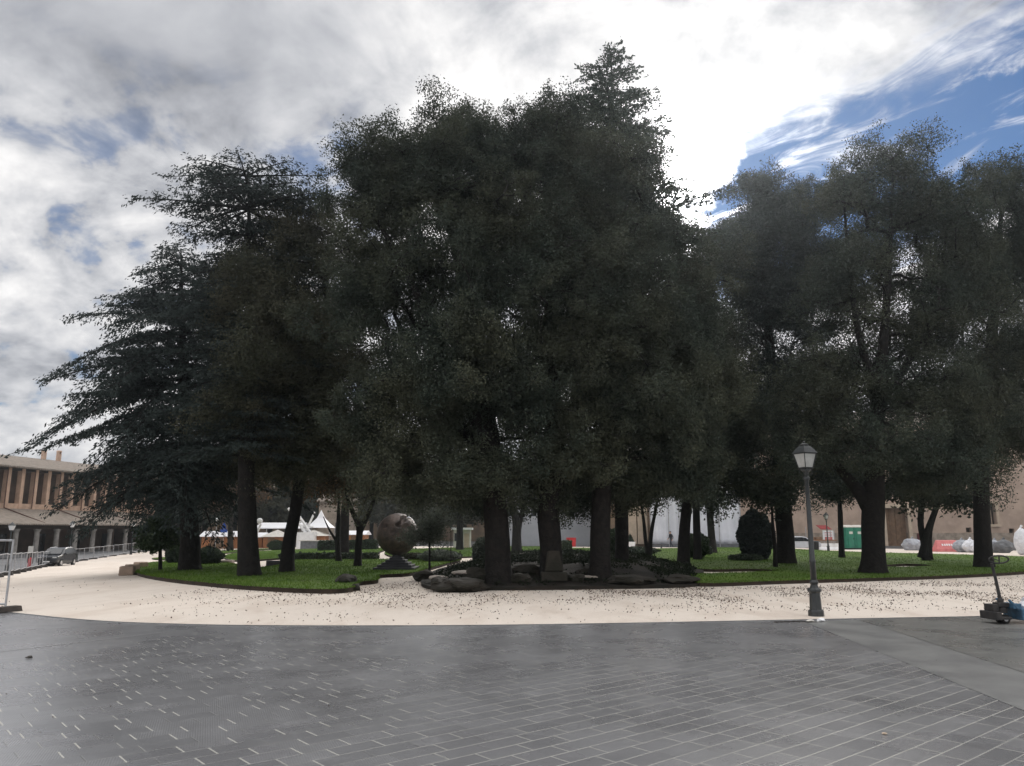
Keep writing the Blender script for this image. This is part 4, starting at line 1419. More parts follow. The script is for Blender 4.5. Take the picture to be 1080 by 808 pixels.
def inside_poly(x, y, loop):
    ins = np.zeros(len(x), bool)
    n = len(loop)
    for i in range(n):
        a, b = loop[i], loop[(i + 1) % n]
        c = ((a.y > y) != (b.y > y)) & (x < (b.x - a.x) * (y - a.y) / (b.y - a.y + 1e-12) + a.x)
        ins ^= c
    return ins


def build_scatter():
    rng = np.random.default_rng(99)
    hv = np.vectorize(HT)
    allc = []
    for nm, (out, hs, z) in LAWNS.items():
        x0, x1 = min(p.x for p in out), max(p.x for p in out)
        y0, y1 = min(p.y for p in out), max(p.y for p in out)
        n = int(min(60000, (x1 - x0) * (y1 - y0) * 90))
        x, y = rng.uniform(x0, x1, n), rng.uniform(y0, y1, n)
        k = inside_poly(x, y, out)
        for h in hs:
            k &= ~inside_poly(x, y, h)
        k &= rng.uniform(size=n) < np.clip(1.5 - y / 70, 0.15, 1)
        x, y = x[k], y[k]
        allc.append(np.stack([x, y, hv(x, y) + z + 0.02], 1))
        # a fringe hanging over the edge
        for i in range(len(out)):
            a, b = out[i], out[(i + 1) % len(out)]
            m = int((b - a).length * 40)
            if m and a.y < 45:
                t = rng.uniform(0, 1, m)
                xx, yy = a.x + (b.x - a.x) * t + rng.normal(0, 0.03, m), a.y + (b.y - a.y) * t + rng.normal(0, 0.03, m)
                allc.append(np.stack([xx, yy, hv(xx, yy) + z + 0.01], 1))
    c = np.concatenate(allc)
    ax = np.tile(np.array((0, 0, 1.0)), (len(c), 1))
    V = leaf_quads(c, 0.075, 0.022, rng, ax, 0.6)
    o = quads_mesh('grass', V, M['grass'])
    struct(o, 'stuff', 'short green blades growing over the lawns', 'grass')
    # fallen leaves on the gravel, thickest below the oaks
    n = 130000
    x = rng.uniform(-18, 24, n)
    y = rng.uniform(15.5, 34, n)
    arc = [G(*p) for p in ARC]
    ay = np.interp(x, [p.x for p in arc], [p.y for p in arc])
    dens = np.exp(-((y - 24.0) / 4.4) ** 2) * np.clip((x + 10.5) / 6, 0, 1) + 0.012
    nz = np.array([mnoise.noise(Vector((a * 0.5, b * 0.5, 1))) for a, b in zip(x, y)])
    k = (rng.uniform(size=n) < dens * np.clip(0.4 + 1.3 * nz, 0.05, 1)) & (y > ay + 0.2)
    for nm, (out, hs, z) in LAWNS.items():
        k &= ~inside_poly(x, y, out)
    k &= ~inside_poly(x, y, MOUND)
    x, y = x[k], y[k]
    c = np.stack([x, y, hv(x, y) + 0.022], 1)
    # a thinner sprinkle of bits on the slabs
    m = 90
    xp, yp = rng.uniform(-9, 10, m), rng.uniform(6, 15.5, m)
    c = np.concatenate([c, np.stack([xp, yp, hv(xp, yp) + 0.016], 1)])
    a = unit(len(c), rng) * np.array((1, 1, 0.55))
    b = np.cross(a, np.array((0, 0, 0.35)) + unit(len(c), rng))
    a /= np.linalg.norm(a, axis=1, keepdims=True)
    b /= np.linalg.norm(b, axis=1, keepdims=True)
    s = rng.uniform(0.022, 0.058, size=(len(c), 1))
    s[-m:] *= 0.4
    V = np.stack([c - a * s / 2, c + b * s * 0.3, c + a * s / 2, c - b * s * 0.3], 1)
    o = quads_mesh('fallen_leaves', V, M['litter'])
    struct(o, 'stuff', 'dry brown leaves scattered on the gravel', 'fallen leaves')


build_scatter()


# ------------------------------------------------------------------ rocks and stones
def rock(label, c, r, seed, mat='rock', flat=None, rough=0.35, name='rock', rz=0.0, cat='rock'):
    mb = MB()
    mb.blob((0, 0, 0), r, seed, 3, rough, 1.3, flat)
    o = mb.build(name, M[mat], None, False)
    o.location = c
    o.rotation_euler = (0, 0, rz)
    return tag(o, label, cat)


def build_rocks():
    def rk(label, px, py, rxp, rzp, seed, mat='rock', rd=None, name='rock', lift=0.3, rough=0.35):
        b = on_mound(px, py)
        k = mpp(px, py, b.y)
        b.z += rzp * k * lift
        rock(label, b, (rxp * k, rd or rxp * k * 0.7, rzp * k), seed, mat, None, rough, name)
    rk('long mossy boulder at the left front corner of the mound', 486, 620, 27, 8, 1, rd=0.9)
    rk('sloping brown boulder at the left tip of the mound by the gravel inlet', 464, 619, 9, 8, 2, rd=0.6)
    rk('dark boulder half buried behind the long mossy one', 505, 611, 16, 9, 3)
    rk('rounded dark boulder at the foot of the thickest mound oak', 548, 614, 12, 7, 5)
    rk('squat brown boulder between the middle and right mound oaks', 607, 613, 10, 6, 6)
    rk('low dark boulder right of the right mound oak', 665, 614, 24, 6, 7, rd=0.8)
    rk('flat mossy boulder at the right end of the mound', 715, 613, 20, 5, 8, rd=0.8)
    rk('dark boulder on top of the mound behind the trunks', 555, 604, 16, 7, 9)
    rk('brown boulder on the path side of the mound next to the square hedge', 618, 606, 12, 5, 10)
    rk('hunched mossy boulder in the right corner of the front left lawn', 365, 618, 12, 8, 11, rd=0.55, lift=0.5)
    rk('small tan stone at the very edge of the front left lawn', 375, 623, 4.5, 5, 12, rd=0.25, lift=0.5)
    rk('low boulder along the left side of the mound by the grass', 447, 610, 12, 6, 13, rd=0.5)
    rk('pale flat stone between the boulders left of the thickest oak', 489, 609.5, 13, 2.4, 21, 'palestone', 0.7, 'flat_stone', 2.2, 0.2)
    rk('pale flat stone stepping up from the gravel inlet', 462, 613.5, 10, 2.6, 22, 'palestone', 0.5, 'flat_stone', 1.5, 0.2)
    rk('narrow pale stone ledge between middle and right oaks', 622, 611, 11, 1.5, 23, 'palestone', 0.4, 'flat_stone', 1.5, 0.15)
    # stone pedestal
    b = on_mound(584, 612)
    pd = thing('stone_pedestal', 'mossy tapered stone pedestal on the mound in front of the middle oak', 'pedestal', b)
    mb = MB()
    mb.box((0, 0, 0.12), (0.85, 0.7, 0.3))
    mb.build('plinth', M['rock'], pd, bevel=0.04)
    mb = MB()
    mb.box((0, 0, 0.60), (0.62, 0.5, 0.66), None, 0.62)
    mb.build('block', M['rock'], pd, bevel=0.05)
    # tan blocks at the lawn tip
    for i, (px, py, lab) in enumerate([(134, 607, 'front tan stone block at the left tip of the lawn'), (139, 604.5, 'second tan stone block, tucked beside the front one'), (148, 601, 'tan stone block furthest up the lawn edge')]):
        b = G(px, py)
        mb = MB()
        mb.box((0, 0, 0.2), (0.62, 0.5, 0.42), None, 0.94)
        o = mb.build('stone_block', M['block'], None, bevel=0.05)
        o.location = b
        o.rotation_euler = (0, 0, 0.2 + 0.5 * i)
        tag(o, lab, 'stone block', 'stone blocks at the lawn tip')
    # low stone kerb blocks by the left path
    for i, (px, py, lab) in enumerate([(291, 597.5, 'short stone bench block at the bend of the path by the leaning oak'), (236, 595, 'flat white stone edge where the path bends by the dark bush')]):
        b = G(px, py, 0.05)
        mb = MB()
        mb.box((0, 0, 0.14), (0.9 if i == 0 else 1.1, 0.45, 0.3 if i == 0 else 0.18))
        o = mb.build('stone_block', M['darkstone' if i == 0 else 'palestone'], None, bevel=0.03)
        o.location = b
        tag(o, lab, 'stone block')


build_rocks()


# ------------------------------------------------------------------ bronze sphere on its stepped base
def build_sphere():
    b = G(416, 601, 0.13)
    b.y += 0.6
    b = Vector((b.x, b.y, 0.13))
    Y = b.y
    k = mpp(416, 570, Y)
    R = 21.8 * k
    zc = P(416, 563.5, Y).z
    root = thing('sphere_sculpture', 'big cracked brown bronze sphere on a stepped dark pedestal on the lawn', 'sculpture', b)
    # ball with a torn opening and pits
    bm = bmesh.new()
    bmesh.ops.create_icosphere(bm, subdivisions=5, radius=1)
    cut_d = Vector((0.34, -0.28, 0.90)).normalized()
    for v in bm.verts:
        d = v.co.normalized()
        h = 0.018 * mnoise.fractal(d * 3.5, 1.0, 2.0, 4)
        # jagged cleft from the top down the right
        g = d.dot(Vector((0.86, 0.35, -0.36)).normalized())
        w = 0.10 + 0.05 * mnoise.noise(d * 6)
        line = abs(d.dot(Vector((0.83, -0.1, -0.42)).normalized()) - 0.06 - 0.10 * mnoise.noise(d * 4 + Vector((5, 1, 2))))
        top = d.z > 0.35 and d.x > -0.15
        if top and line < w:
            h -= 0.16
        for q, s in ((Vector((-0.05, -0.98, 0.12)), 0.10), (Vector((0.5, -0.78, 0.35)), 0.16), (Vector((-0.45, -0.8, 0.35)), 0.07), (Vector((0.2, -0.95, -0.25)), 0.07)):
            a = (d - q.normalized()).length
            if a < s:
                h -= 0.07
        v.co = d * (1 + h) * R
    me = bpy.data.meshes.new('ball')
    bm.to_mesh(me)
    bm.free()
    me.materials.append(M['bronze'])
    me.polygons.foreach_set('use_smooth', [True] * len(me.polygons))
    o = bpy.data.objects.new('ball', me)
    COL.objects.link(o)
    o.parent = root
    o.location = (0, 0, zc - b.z)
    # bright broken edge plates in the cleft
    mb = MB()
    mb.box((R * 0.62, -R * 0.12, zc - b.z + R * 0.72), (R * 0.34, R * 0.12, R * 0.10), Matrix.Rotation(0.75, 3, 'Y'))
    mb.build('broken_plate', M['chrome'], root, bevel=0.01)
    # neck and steps
    zt = zc - b.z - R
    mb = MB()
    mb.tube([(0, 0, zt - 0.25), (0, 0, zt + 0.15)], [R * 0.24, R * 0.2], 16)
    mb.build('neck', M['darkstone'], root)
    mb = MB()
    n = 5
    top = zt - 0.08
    for i in range(n):
        w = 46 * k * (1 - i * 0.17) * 0.92
        mb.box((0, 0, top * (i + 0.5) / n), (w, w, top / n - 0.004 + 0.004 * (i % 2)))
    mb.build('stepped_pedestal', M['darkstone'], root, bevel=0.012)


build_sphere()


# ------------------------------------------------------------------ street lamps
def lamp_post(name, label, loc, H, group=None, thickness=1.0, rz=0.4):
    root = thing(name, label, 'street lamp', loc, rz, group)
    s = H / 4.0
    q = s * thickness
    mb = MB()
    mb.lathe([(0.155 * q, 0), (0.155 * q, 0.10 * s), (0.15 * q, 0.13 * s), (0.12 * q, 0.15 * s), (0.118 * q, 0.20 * s), (0.105 * q, 0.52 * s), (0.14 * q, 0.56 * s), (0.14 * q, 0.60 * s), (0.09 * q, 0.64 * s), (0.07 * q, 0.70 * s), (0.095 * q, 0.76 * s), (0.06 * q, 0.82 * s)], 8, rot0=0.2)
    mb.build('base', M['iron'], root, bevel=0.006)
    mb = MB()
    mb.lathe([(0.060 * q, 0.80 * s), (0.056 * q, 1.2 * s), (0.066 * q, 1.22 * s), (0.066 * q, 1.25 * s), (0.054 * q, 1.27 * s), (0.044 * q, 2.6 * s), (0.042 * q, 3.10 * s), (0.075 * q, 3.14 * s), (0.06 * q, 3.18 * s), (0.035 * q, 3.22 * s)], 16)
    mb.build('pole', M['iron'], root, smooth=True)
    mb = MB()
    mb.lathe([(0.035 * q, 3.2 * s), (0.06 * q, 3.30 * s), (0.105 * q, 3.34 * s), (0.11 * q, 3.37 * s), (0.03 * q, 3.39 * s)], 12)
    for a in range(4):
        t = a * math.pi / 2 + math.pi / 4
        mb.tube([(0.045 * q * math.cos(t), 0.045 * q * math.sin(t), 3.18 * s), (0.14 * s * math.cos(t), 0.14 * s * math.sin(t), 3.28 * s), (0.13 * s * math.cos(t), 0.13 * s * math.sin(t), 3.40 * s)], 0.010 * s, 6)
    mb.build('bracket', M['iron'], root)
    # lantern: four sloping panes in a frame
    z0, z1 = 3.40 * s, 3.74 * s
    w0, w1 = 0.115 * s, 0.185 * s
    gl = MB()
    cor = [(-1, -1), (1, -1), (1, 1), (-1, 1)]
    gl.add([(a * w0 * 0.93, b * w0 * 0.93, z0 + 0.01) for a, b in cor] + [(a * w1 * 0.93, b * w1 * 0.93, z1 - 0.005) for a, b in cor], [(3, 2, 1, 0), (4, 5, 6, 7), (0, 1, 5, 4), (1, 2, 6, 5), (2, 3, 7, 6), (3, 0, 4, 7)])
    fr = MB()
    for a, b in cor:
        fr.tube([(a * w0, b * w0, z0), (a * w1, b * w1, z1)], 0.012 * s, 6)
    for w, z in ((w0, z0), (w1, z1)):
        for i in range(4):
            a, b = cor[i], cor[(i + 1) % 4]
            fr.tube([(a[0] * w, a[1] * w, z), (b[0] * w, b[1] * w, z)], 0.013 * s, 6)
    lf = fr.build('lantern_frame', M['iron'], root)
    gl.build('lamp_glass', M['glassw'], lf)
    mb = MB()
    r2 = math.sqrt(2)
    mb.lathe([(w1 * r2 * 1.12, z1 + 0.012), (w1 * r2 * 1.02, z1 + 0.04 * s), (w1 * r2 * 0.72, z1 + 0.13 * s), (w1 * r2 * 0.42, z1 + 0.19 * s), (w1 * r2 * 0.36, z1 + 0.2 * s)], 4, rot0=math.pi / 4)
    mb.lathe([(w1 * 0.5, z1 + 0.19 * s), (w1 * 0.56, z1 + 0.215 * s), (w1 * 0.3, z1 + 0.24 * s), (w1 * 0.12, z1 + 0.25 * s), (w1 * 0.2, z1 + 0.27 * s), (w1 * 0.08, z1 + 0.3 * s)], 12)
    mb.build('lantern_roof', M['iron'], root)
    return root


def build_lamps():
    b = G(861, 650)
    top = P(847, 467, b.y).z
    lamp_post('street_lamp', 'cast iron lantern post standing on the gravel edge at the right', b, top - b.z, None, 1.15)
    b = G(874, 582.5)
    lamp_post('street_lamp', 'distant lantern post near the green portable toilets', b, P(873, 541, b.y).z - b.z, 'distant lantern posts', 1.2)
    L = [(7, 602, 556, 'distant lantern post with a white lamp at the left edge before the arcade'), (72, 595, 553.5, 'distant lantern post with a white lamp right of the black car'), (138, 585, 553.5, 'distant lantern post with a white lamp at the far end of the arcade')]
    for px, py, ty, lab in L:
        b = G(px, py)
        r = thing('globe_lamp', lab, 'street lamp', b, 0, 'lamps along the arcade')
        h = P(px, ty, b.y).z - b.z
        mb = MB()
        mb.lathe([(0.13, 0), (0.13, 0.35), (0.07, 0.45), (0.055, 1.0), (0.045, h - 0.25), (0.09, h - 0.2)], 10)
        mb.build('pole', M['iron'], r)
        mb = MB()
        mb.lathe([(0.12, h - 0.2), (0.21, h + 0.06), (0.2, h + 0.1)], 8)
        mb.build('lamp_glass', M['white'], r)
        mb = MB()
        mb.lathe([(0.23, h + 0.1), (0.12, h + 0.22), (0.03, h + 0.32)], 8)
        mb.build('cap', M['iron'], r)


build_lamps()


# ------------------------------------------------------------------ barriers
def barrier(label, loc, rz, w, h, group=None):
    root = thing('fence_panel', label, 'fence panel', loc, rz, group)
    mb = MB()
    mb.tube([(0, 0, 0.05), (0, 0, h)], 0.024, 8)
    mb.tube([(w, 0, 0.05), (w, 0, h)], 0.024, 8)
    for z in (0.18, h - 0.02):
        mb.tube([(0, 0, z), (w, 0, z)], 0.024, 8)
    mb.tube([(w / 2, 0, 0.18), (w / 2, 0, h - 0.02)], 0.014, 6)
    mb.build('frame', M['galv'], root)
    mb = MB()
    n = int(w / 0.25)
    for i in range(1, n):
        mb.tube([(w * i / n, 0, 0.18), (w * i / n, 0, h - 0.02)], 0.0022, 3, caps=False)
    for j in range(1, 5):
        mb.tube([(0, 0, 0.18 + (h - 0.2) * j / 5), (w, 0, 0.18 + (h - 0.2) * j / 5)], 0.0022, 3, caps=False)
    mb.build('wire_mesh', M['wire'], root)
    for x in (0.0, w):
        mb = MB()
        mb.box((x, 0, 0.065), (0.24, 0.70, 0.13), None, 0.9)
        mb.build('foot', M['concrete'], root, bevel=0.015)
    return root


def build_barriers():
    pts = catmull([G(*p) for p in FENCE[0:]], 12)
    # walk the line in equal steps
    step = 2.9
    out = [pts[0]]
    acc = 0.0
    for a, b in zip(pts, pts[1:]):
        seg = (b - a).length
        while acc + seg >= step:
            t = (step - acc) / seg
            a = a.lerp(b, t)
            seg = (b - a).length
            acc = 0
            out.append(a)
        acc += seg
    first = None
    n = len(out) - 1
    for i in range(n):
        a, b = out[i], out[i + 1]
        rz = math.atan2(b.y - a.y, b.x - a.x)
        lab = 'low wire mesh barrier panel in the row between gravel and arcade'
        if first is None:
            first = barrier(lab, a, rz, 2.82, 1.12, 'barrier row along the arcade')
        else:
            dup(first, a, rz)
    # nearer panel at the left edge of the paving
    b = G(5, 646)
    d = Vector((-0.93, 0.36, 0)).normalized()
    r = barrier('nearest wire fence panel at the left edge, its dark foot on the paving', b, math.atan2(d.y, d.x), 2.82, 1.62)
    for ch in r.children:
        if ch.name.startswith('foot'):
            ch.rotation_euler = (0, 0, 0)
    mb = MB()
    mb.box((0, 0, 0), (1.0, 0.26, 0.14), None, 0.92)
    return r


build_barriers()


# ------------------------------------------------------------------ arcade building on the left
def build_arcade():
    # front line of the lower columns and the upper wall, from the two roof lines
    O = Vector((-48.7, 74.9, 0))
    u = Vector((0.233, 0.972, 0)).normalized()
    rz = math.atan2(u.y, u.x)
    # local axes: x along the front, y = to the left of x, that is away from the square
    O.z = HT(O.x, O.y)
    root = thing('arcade_building', 'long brick arcade with an open upper loggia over a tiled portico roof', 'building', O, rz)
    z_g = -O.z  # lift of world zero in local frame
    L0, L1 = -16.0, 21.5
    eave = 2.42 + z_g
    rtop = 4.05 + z_g
    ueave = 8.35 + z_g
    back = 5.0
    # portico floor and wall
    mb = MB()
    mb.box(((L0 + L1) / 2, 3.2, 0.06 + 0.15), (L1 - L0, 7.2, 0.3))
    mb.build('portico_floor', M['street'], root)
    mb = MB()
    mb.box(((L0 + L1) / 2, back + 1.0, (rtop) / 2), (L1 - L0, 0.4, rtop))
    mb.box((L1 - 0.2, back / 2 + 0.8, eave / 2), (0.4, back - 1.0, eave))
    mb.build('portico_wall', M['brickdark'], root)
    n = int((L1 - L0) / 2.35)
    for i in range(n + 1):
        x = L0 + (L1 - L0) * i / n
        mb = MB()
        mb.lathe([(0.34, 0.2), (0.34, 0.42), (0.27, 0.48), (0.24, eave - 0.75), (0.34, eave - 0.55), (0.36, eave - 0.42)], 12, (x, 0, 0))
        mb.build('column', M['stonecol'], root, smooth=False)
    # dark shop openings in the portico wall
    for i in range(0, n, 2):
        x = L0 + (L1 - L0) * (i + 0.5) / n
        d = MB()
        d.box((x, back + 0.78, 1.25), (1.5, 0.08, 2.1))
        d.build('shop_door', M['darkglass'], root)
    mb = MB()
    mb.box(((L0 + L1) / 2, 0, eave - 0.24), (L1 - L0 + 0.6, 0.4, 0.34))
    mb.build('eave_beam', M['beam'], root)
    mb = MB()
    mb.sweep([(-0.75, eave - 0.05), (-0.75, eave + 0.08), (back, rtop + 0.06), (back, rtop - 0.10)], L0 - 0.4, L1 + 0.5)
    mb.build('lower_roof', M['tile'], root)
    # upper loggia: parapet, pillars, lintel
    mb = MB()
    mb.box(((L0 + L1) / 2 + 2, back + 0.2, (rtop + 0.55) / 2 + rtop / 2), (L1 - L0 + 8, 0.5, 0.62))
    par = mb.build('parapet', M['brick'], root)
    Lu1 = L1 + 6.0
    sp = 1.72
    npil = int((Lu1 - L0) / sp)
    for i in range(npil + 1):
        x = L0 + sp * i
        p = MB()
        p.box((x, back + 0.18, (rtop - 0.1 + ueave) / 2), (0.42, 0.62, ueave - rtop + 0.1))
        p.build('pillar', M['brick'], root, bevel=0.02)
        if i % 2 == 0:
            dp = MB()
            dp.tube([(x - 0.3, back - 0.2, ueave - 0.1), (x - 0.3, back - 0.2, rtop + 0.12)], 0.055, 6)
            dp.build('downpipe', M['pipe'], root)
            if i % 4 == 0:
                dr = MB()
                dr.tube([(x - 0.3, back - 0.2, rtop + 0.12), (x - 0.2, -0.4, eave + 0.16)], 0.06, 6)
                dr.build('roof_pipe', M['pipe'], root)
    mb = MB()
    mb.box(((L0 + Lu1) / 2, back + 3.6, (rtop + ueave) / 2), (Lu1 - L0, 0.4, ueave - rtop + 0.6))
    mb.box((Lu1, back + 1.9, (rtop + ueave) / 2), (0.4, 3.2, ueave - rtop + 0.6))
    mb.build('loggia_back_wall', M['brickdark'], root)
    mb = MB()
    mb.box(((L0 + Lu1) / 2, back + 1.9, rtop - 0.05), (Lu1 - L0, 3.2, 0.2))
    mb.build('loggia_floor', M['beam'], root)
    mb = MB()
    mb.box(((L0 + Lu1) / 2, back + 0.2, ueave - 0.12), (Lu1 - L0 + 0.6, 0.5, 0.3))
    mb.build('eave_beam', M['beam'], root)
    mb = MB()
    mb.sweep([(back - 0.85, ueave - 0.04), (back - 0.85, ueave + 0.12), (back + 5.0, ueave + 1.75), (back + 10.8, ueave + 0.12), (back + 10.8, ueave - 0.04)], L0 - 0.5, Lu1 + 0.6)
    mb.build('upper_roof', M['tile'], root)
    for x, h in ((13.8, 1.0), (16.0, 1.1)):
        c = MB()
        yy = back + 5.0
        c.box((x, yy, ueave + 1.8 + h * 0.3), (0.40, 0.40, h * 0.75))
        c.box((x - 0.15, yy, ueave + 1.8 + h * 0.8), (0.09, 0.38, 0.35))
        c.box((x + 0.15, yy, ueave + 1.8 + h * 0.8), (0.09, 0.38, 0.35))
        c.box((x, yy, ueave + 1.8 + h * 1.02), (0.5, 0.5, 0.12), None, 0.6)
        c.build('chimney', M['brick'], root)
    # house roofs showing behind the far end
    b = P(150, 560, 118)
    hz = HT(b.x, 118)
    r2 = thing('rear_house', 'brown stone house whose stepped roofs show behind the far end of the arcade', 'house', (b.x - 6, 118, hz), 0.1)
    mb = MB()
    zt = P(150, 501, 118).z
    mb.box((0, 3, zt / 2), (26, 10, zt + 1))
    mb.build('wall', M['brickdark'], r2)
    mb = MB()
    mb.sweep([(-3, zt + 0.4), (-3, zt + 0.65), (3, zt + 2.2), (9, zt + 0.65), (9, zt + 0.4)], -13.6, 13.6)
    mb.build('roof', M['tile'], r2)
    for x in (-6, 0, 6):
        w = MB()
        w.box((x, -2.03, zt - 1.6), (1.0, 0.1, 1.5))
        w.build('window', M['darkglass'], r2)


build_arcade()


# ------------------------------------------------------------------ buildings across the far side
def wall_with_openings(mb, x0, x1, z0, z1, y, th, holes):
    """boxes round rectangular holes (x0,x1,z0,z1), holes sorted by x"""
    xs = sorted(set([x0, x1] + [h[0] for h in holes] + [h[1] for h in holes]))
    for a, b in zip(xs, xs[1:]):
        hs = sorted([(h[2], h[3]) for h in holes if h[0] <= a + 1e-6 and h[1] >= b - 1e-6])
        z = z0
        for h0, h1 in hs:
            if h0 > z + 1e-6:
                mb.box(((a + b) / 2, y, (z + h0) / 2), (b - a, th, h0 - z))
            z = h1
        if z1 > z + 1e-6:
            mb.box(((a + b) / 2, y, (z + z1) / 2), (b - a, th, z1 - z))


def build_far_buildings():
    # church flank at the right
    Yc = 96.0

    def X(px):
        return P(px, 560, Yc).x

    def Z(px, py):
        return P(px, py, Yc).z
    x0, x1 = X(795), X(1250)
    top = Z(1000, 448)
    root = thing('church', 'long church flank in worn pink plaster over a rough stone base at the right', 'building', (0, Yc, 0))
    dz = Z(940, 536)
    door = (X(933), X(956), 0.0, dz)
    win = (X(1034), X(1050), Z(1042, 553), Z(1042, 531))
    win2 = (X(1110), X(1126), win[2], win[3])
    vents = [(X(1017), X(1022.5), Z(1020, 561.5), Z(1020, 556.5)), (X(1062), X(1067.5), Z(1065, 562), Z(1065, 557.5))]
    zs = Z(1000, 562)
    mb = MB()
    hs = [door, win, win2] + [v for v in vents]
    hi = [(h[0], h[1], max(h[2], zs), h[3]) for h in hs if h[3] > zs]
    wall_with_openings(mb, x0, x1, zs, top, 0, 0.8, hi)
    mb.build('upper_wall', M['pinkplaster'], root)
    mb = MB()
    lo = [(h[0], h[1], h[2], min(h[3], zs)) for h in hs if h[2] < zs]
    wall_with_openings(mb, x0, x1, -0.2, zs - 0.003, -0.06, 0.9, lo)
    mb.build('base_course', M['ashlar'], root)
    mb = MB()
    mb.box(((x0 + x1) / 2, 5, (top + 0.0) / 2), (x1 - x0, 9, top - 0.1))
    mb.build('nave_mass', M['brownwall'], root)
    mb = MB()
    mb.sweep([(-0.9, top - 0.1), (-0.9, top + 0.2), (5, top + 2.4), (10, top + 0.2), (10, top - 0.1)], x0 - 0.4, x1 + 0.4)
    mb.build('roof', M['tile'], root)
    dr = MB()
    cx = (door[0] + door[1]) / 2
    dr.box((cx, 0.12, dz / 2), (door[1] - door[0], 0.12, dz))
    dd = dr.build('door', M['wooddoor'], root)
    pn = MB()
    wd = door[1] - door[0]
    for i in range(4):
        for j in range(7):
            pn.box((door[0] + wd * (i + 0.5) / 4, 0.04, dz * (j + 0.5) / 7), (wd / 4 * 0.72, 0.08, dz / 7 * 0.72))
    pn.build('door_panels', M['wooddoor'], dd)
    fr = MB()
    for xx in (door[0] - 0.22, door[1] + 0.22):
        fr.box((xx, -0.5, dz / 2), (0.44, 0.34, dz))
    fr.box((cx, -0.52, dz + 0.25), (wd + 1.4, 0.44, 0.5))
    fr.build('door_surround', M['cream'], dd)
    for h in (win, win2):
        w = MB()
        w.box(((h[0] + h[1]) / 2, 0.15, (h[2] + h[3]) / 2), (h[1] - h[0], 0.1, h[3] - h[2]))
        ww = w.build('window', M['beam'], root)
        f = MB()
        f.box(((h[0] + h[1]) / 2, -0.45, h[2] - 0.15), (h[1] - h[0] + 0.9, 0.2, 0.3))
        f.box(((h[0] + h[1]) / 2, -0.45, h[3] + 0.13), (h[1] - h[0] + 0.9, 0.2, 0.26))
        for xx in (h[0] - 0.2, h[1] + 0.2):
            f.box((xx, -0.45, (h[2] + h[3]) / 2), (0.3, 0.16, h[3] - h[2]))
        for k in range(1, 4):
            f.tube([(h[0] + (h[1] - h[0]) * k / 4, -0.2, h[2]), (h[0] + (h[1] - h[0]) * k / 4, -0.2, h[3])], 0.03, 5)
        f.build('window_frame', M['cream'], ww)
    for h in vents:
        w = MB()
        w.box(((h[0] + h[1]) / 2, 0.1, (h[2] + h[3]) / 2), (h[1] - h[0], 0.1, h[3] - h[2]))
        w.build('vent', M['beam'], root)
    w = MB()
    w.box((X(968), -0.56, Z(968, 567)), (0.9, 0.06, 1.0))
    w.build('notice_board', pmat('dark red board', (0.10, 0.03, 0.03), (0.08, 0.025, 0.025)), root)
    for i in range(5):
        px = 830 + i * 65
        bt = MB()
        bt.box((X(px), -0.65, top * 0.42), (1.1, 0.5, top * 0.84), None, 0.92)
        if px not in (960,):
            pass
    # brown and grey buildings in the middle distance
    Yb = 92.0

    def X2(px):
        return P(px, 560, Yb).x
    r = thing('brown_house', 'brown stone house with a cream corner pilaster left of the white tarpaulin', 'house', (0, Yb, 0))
    tp = P(660, 478, Yb).z
    a, c = X2(638), X2(702)
    holes = [(X2(650), X2(655), 0.0, 2.6)] + [(X2(q), X2(q + 5), 4.6, 6.6) for q in (648, 668, 690)]
    mb = MB()
    wall_with_openings(mb, a, c, -0.2, tp, 0, 0.6, holes)
    mb.build('wall', M['brownwall'], r)
    mb = MB()
    mb.box(((a + c) / 2, 4.5, tp / 2), (c - a, 8, tp - 0.1))
    mb.build('house_mass', M['brownwall'], r)
    for h in holes:
        w = MB()
        w.box(((h[0] + h[1]) / 2, 0.12, (h[2] + h[3]) / 2), (h[1] - h[0], 0.1, h[3] - h[2]))
        w.build('window' if h[2] > 1 else 'door', M['beam'], r)
    for q in (665.5, 677):
        p = MB()
        p.box((X2(q), -0.42, tp / 2), (1.15, 0.3, tp - 0.6))
        p.build('pilaster', M['cream'], r)
    mb = MB()
    mb.sweep([(-0.9, tp - 0.1), (-0.9, tp + 0.15), (4, tp + 1.8), (9, tp + 0.15), (9, tp - 0.1)], a - 0.4, c + 0.4)
    mb.build('roof', M['tile'], r)
    r = thing('grey_building', 'pale grey plastered building seen between the middle and right mound oaks', 'building', (0, 98, 0))
    a, c = P(520, 560, 98).x, P(640, 560, 98).x
    tp = P(600, 500, 98).z
    holes = [(P(q, 560, 98).x, P(q + 6, 560, 98).x, 3.6, 5.6) for q in (535, 560, 600, 622)]
    mb = MB()
    wall_with_openings(mb, a, c, -0.2, tp, 0, 0.5, holes)
    mb.build('wall', M['greywall'], r)
    for h in holes:
        w = MB()
        w.box(((h[0] + h[1]) / 2, 0.2, (h[2] + h[3]) / 2), (h[1] - h[0], 0.1, h[3] - h[2]))
        w.build('window', M['darkglass'], r)
    mb = MB()
    mb.box(((a + c) / 2, 4.3, tp / 2), (c - a, 8, tp - 0.1))
    mb.build('building_mass', M['greywall'], r)
    mb = MB()
    mb.sweep([(-0.8, tp - 0.1), (-0.8, tp + 0.15), (4, tp + 1.8), (9, tp + 0.15), (9, tp - 0.1)], a - 0.4, c + 0.4)
    mb.build('roof', M['tile'], r)
    # low house behind the tarp
    r = thing('scaffold_house', 'plastered house hidden behind the white tarpaulin screen', 'house', (0, 93.5, 0))
    a, c = P(704, 560, 93.5).x, P(794, 560, 93.5).x
    tp = P(740, 474, 93.5).z
    mb = MB()
    mb.box(((a + c) / 2, 4, tp / 2), (c - a, 7.6, tp))
    mb.build('wall', M['pinkplaster'], r)
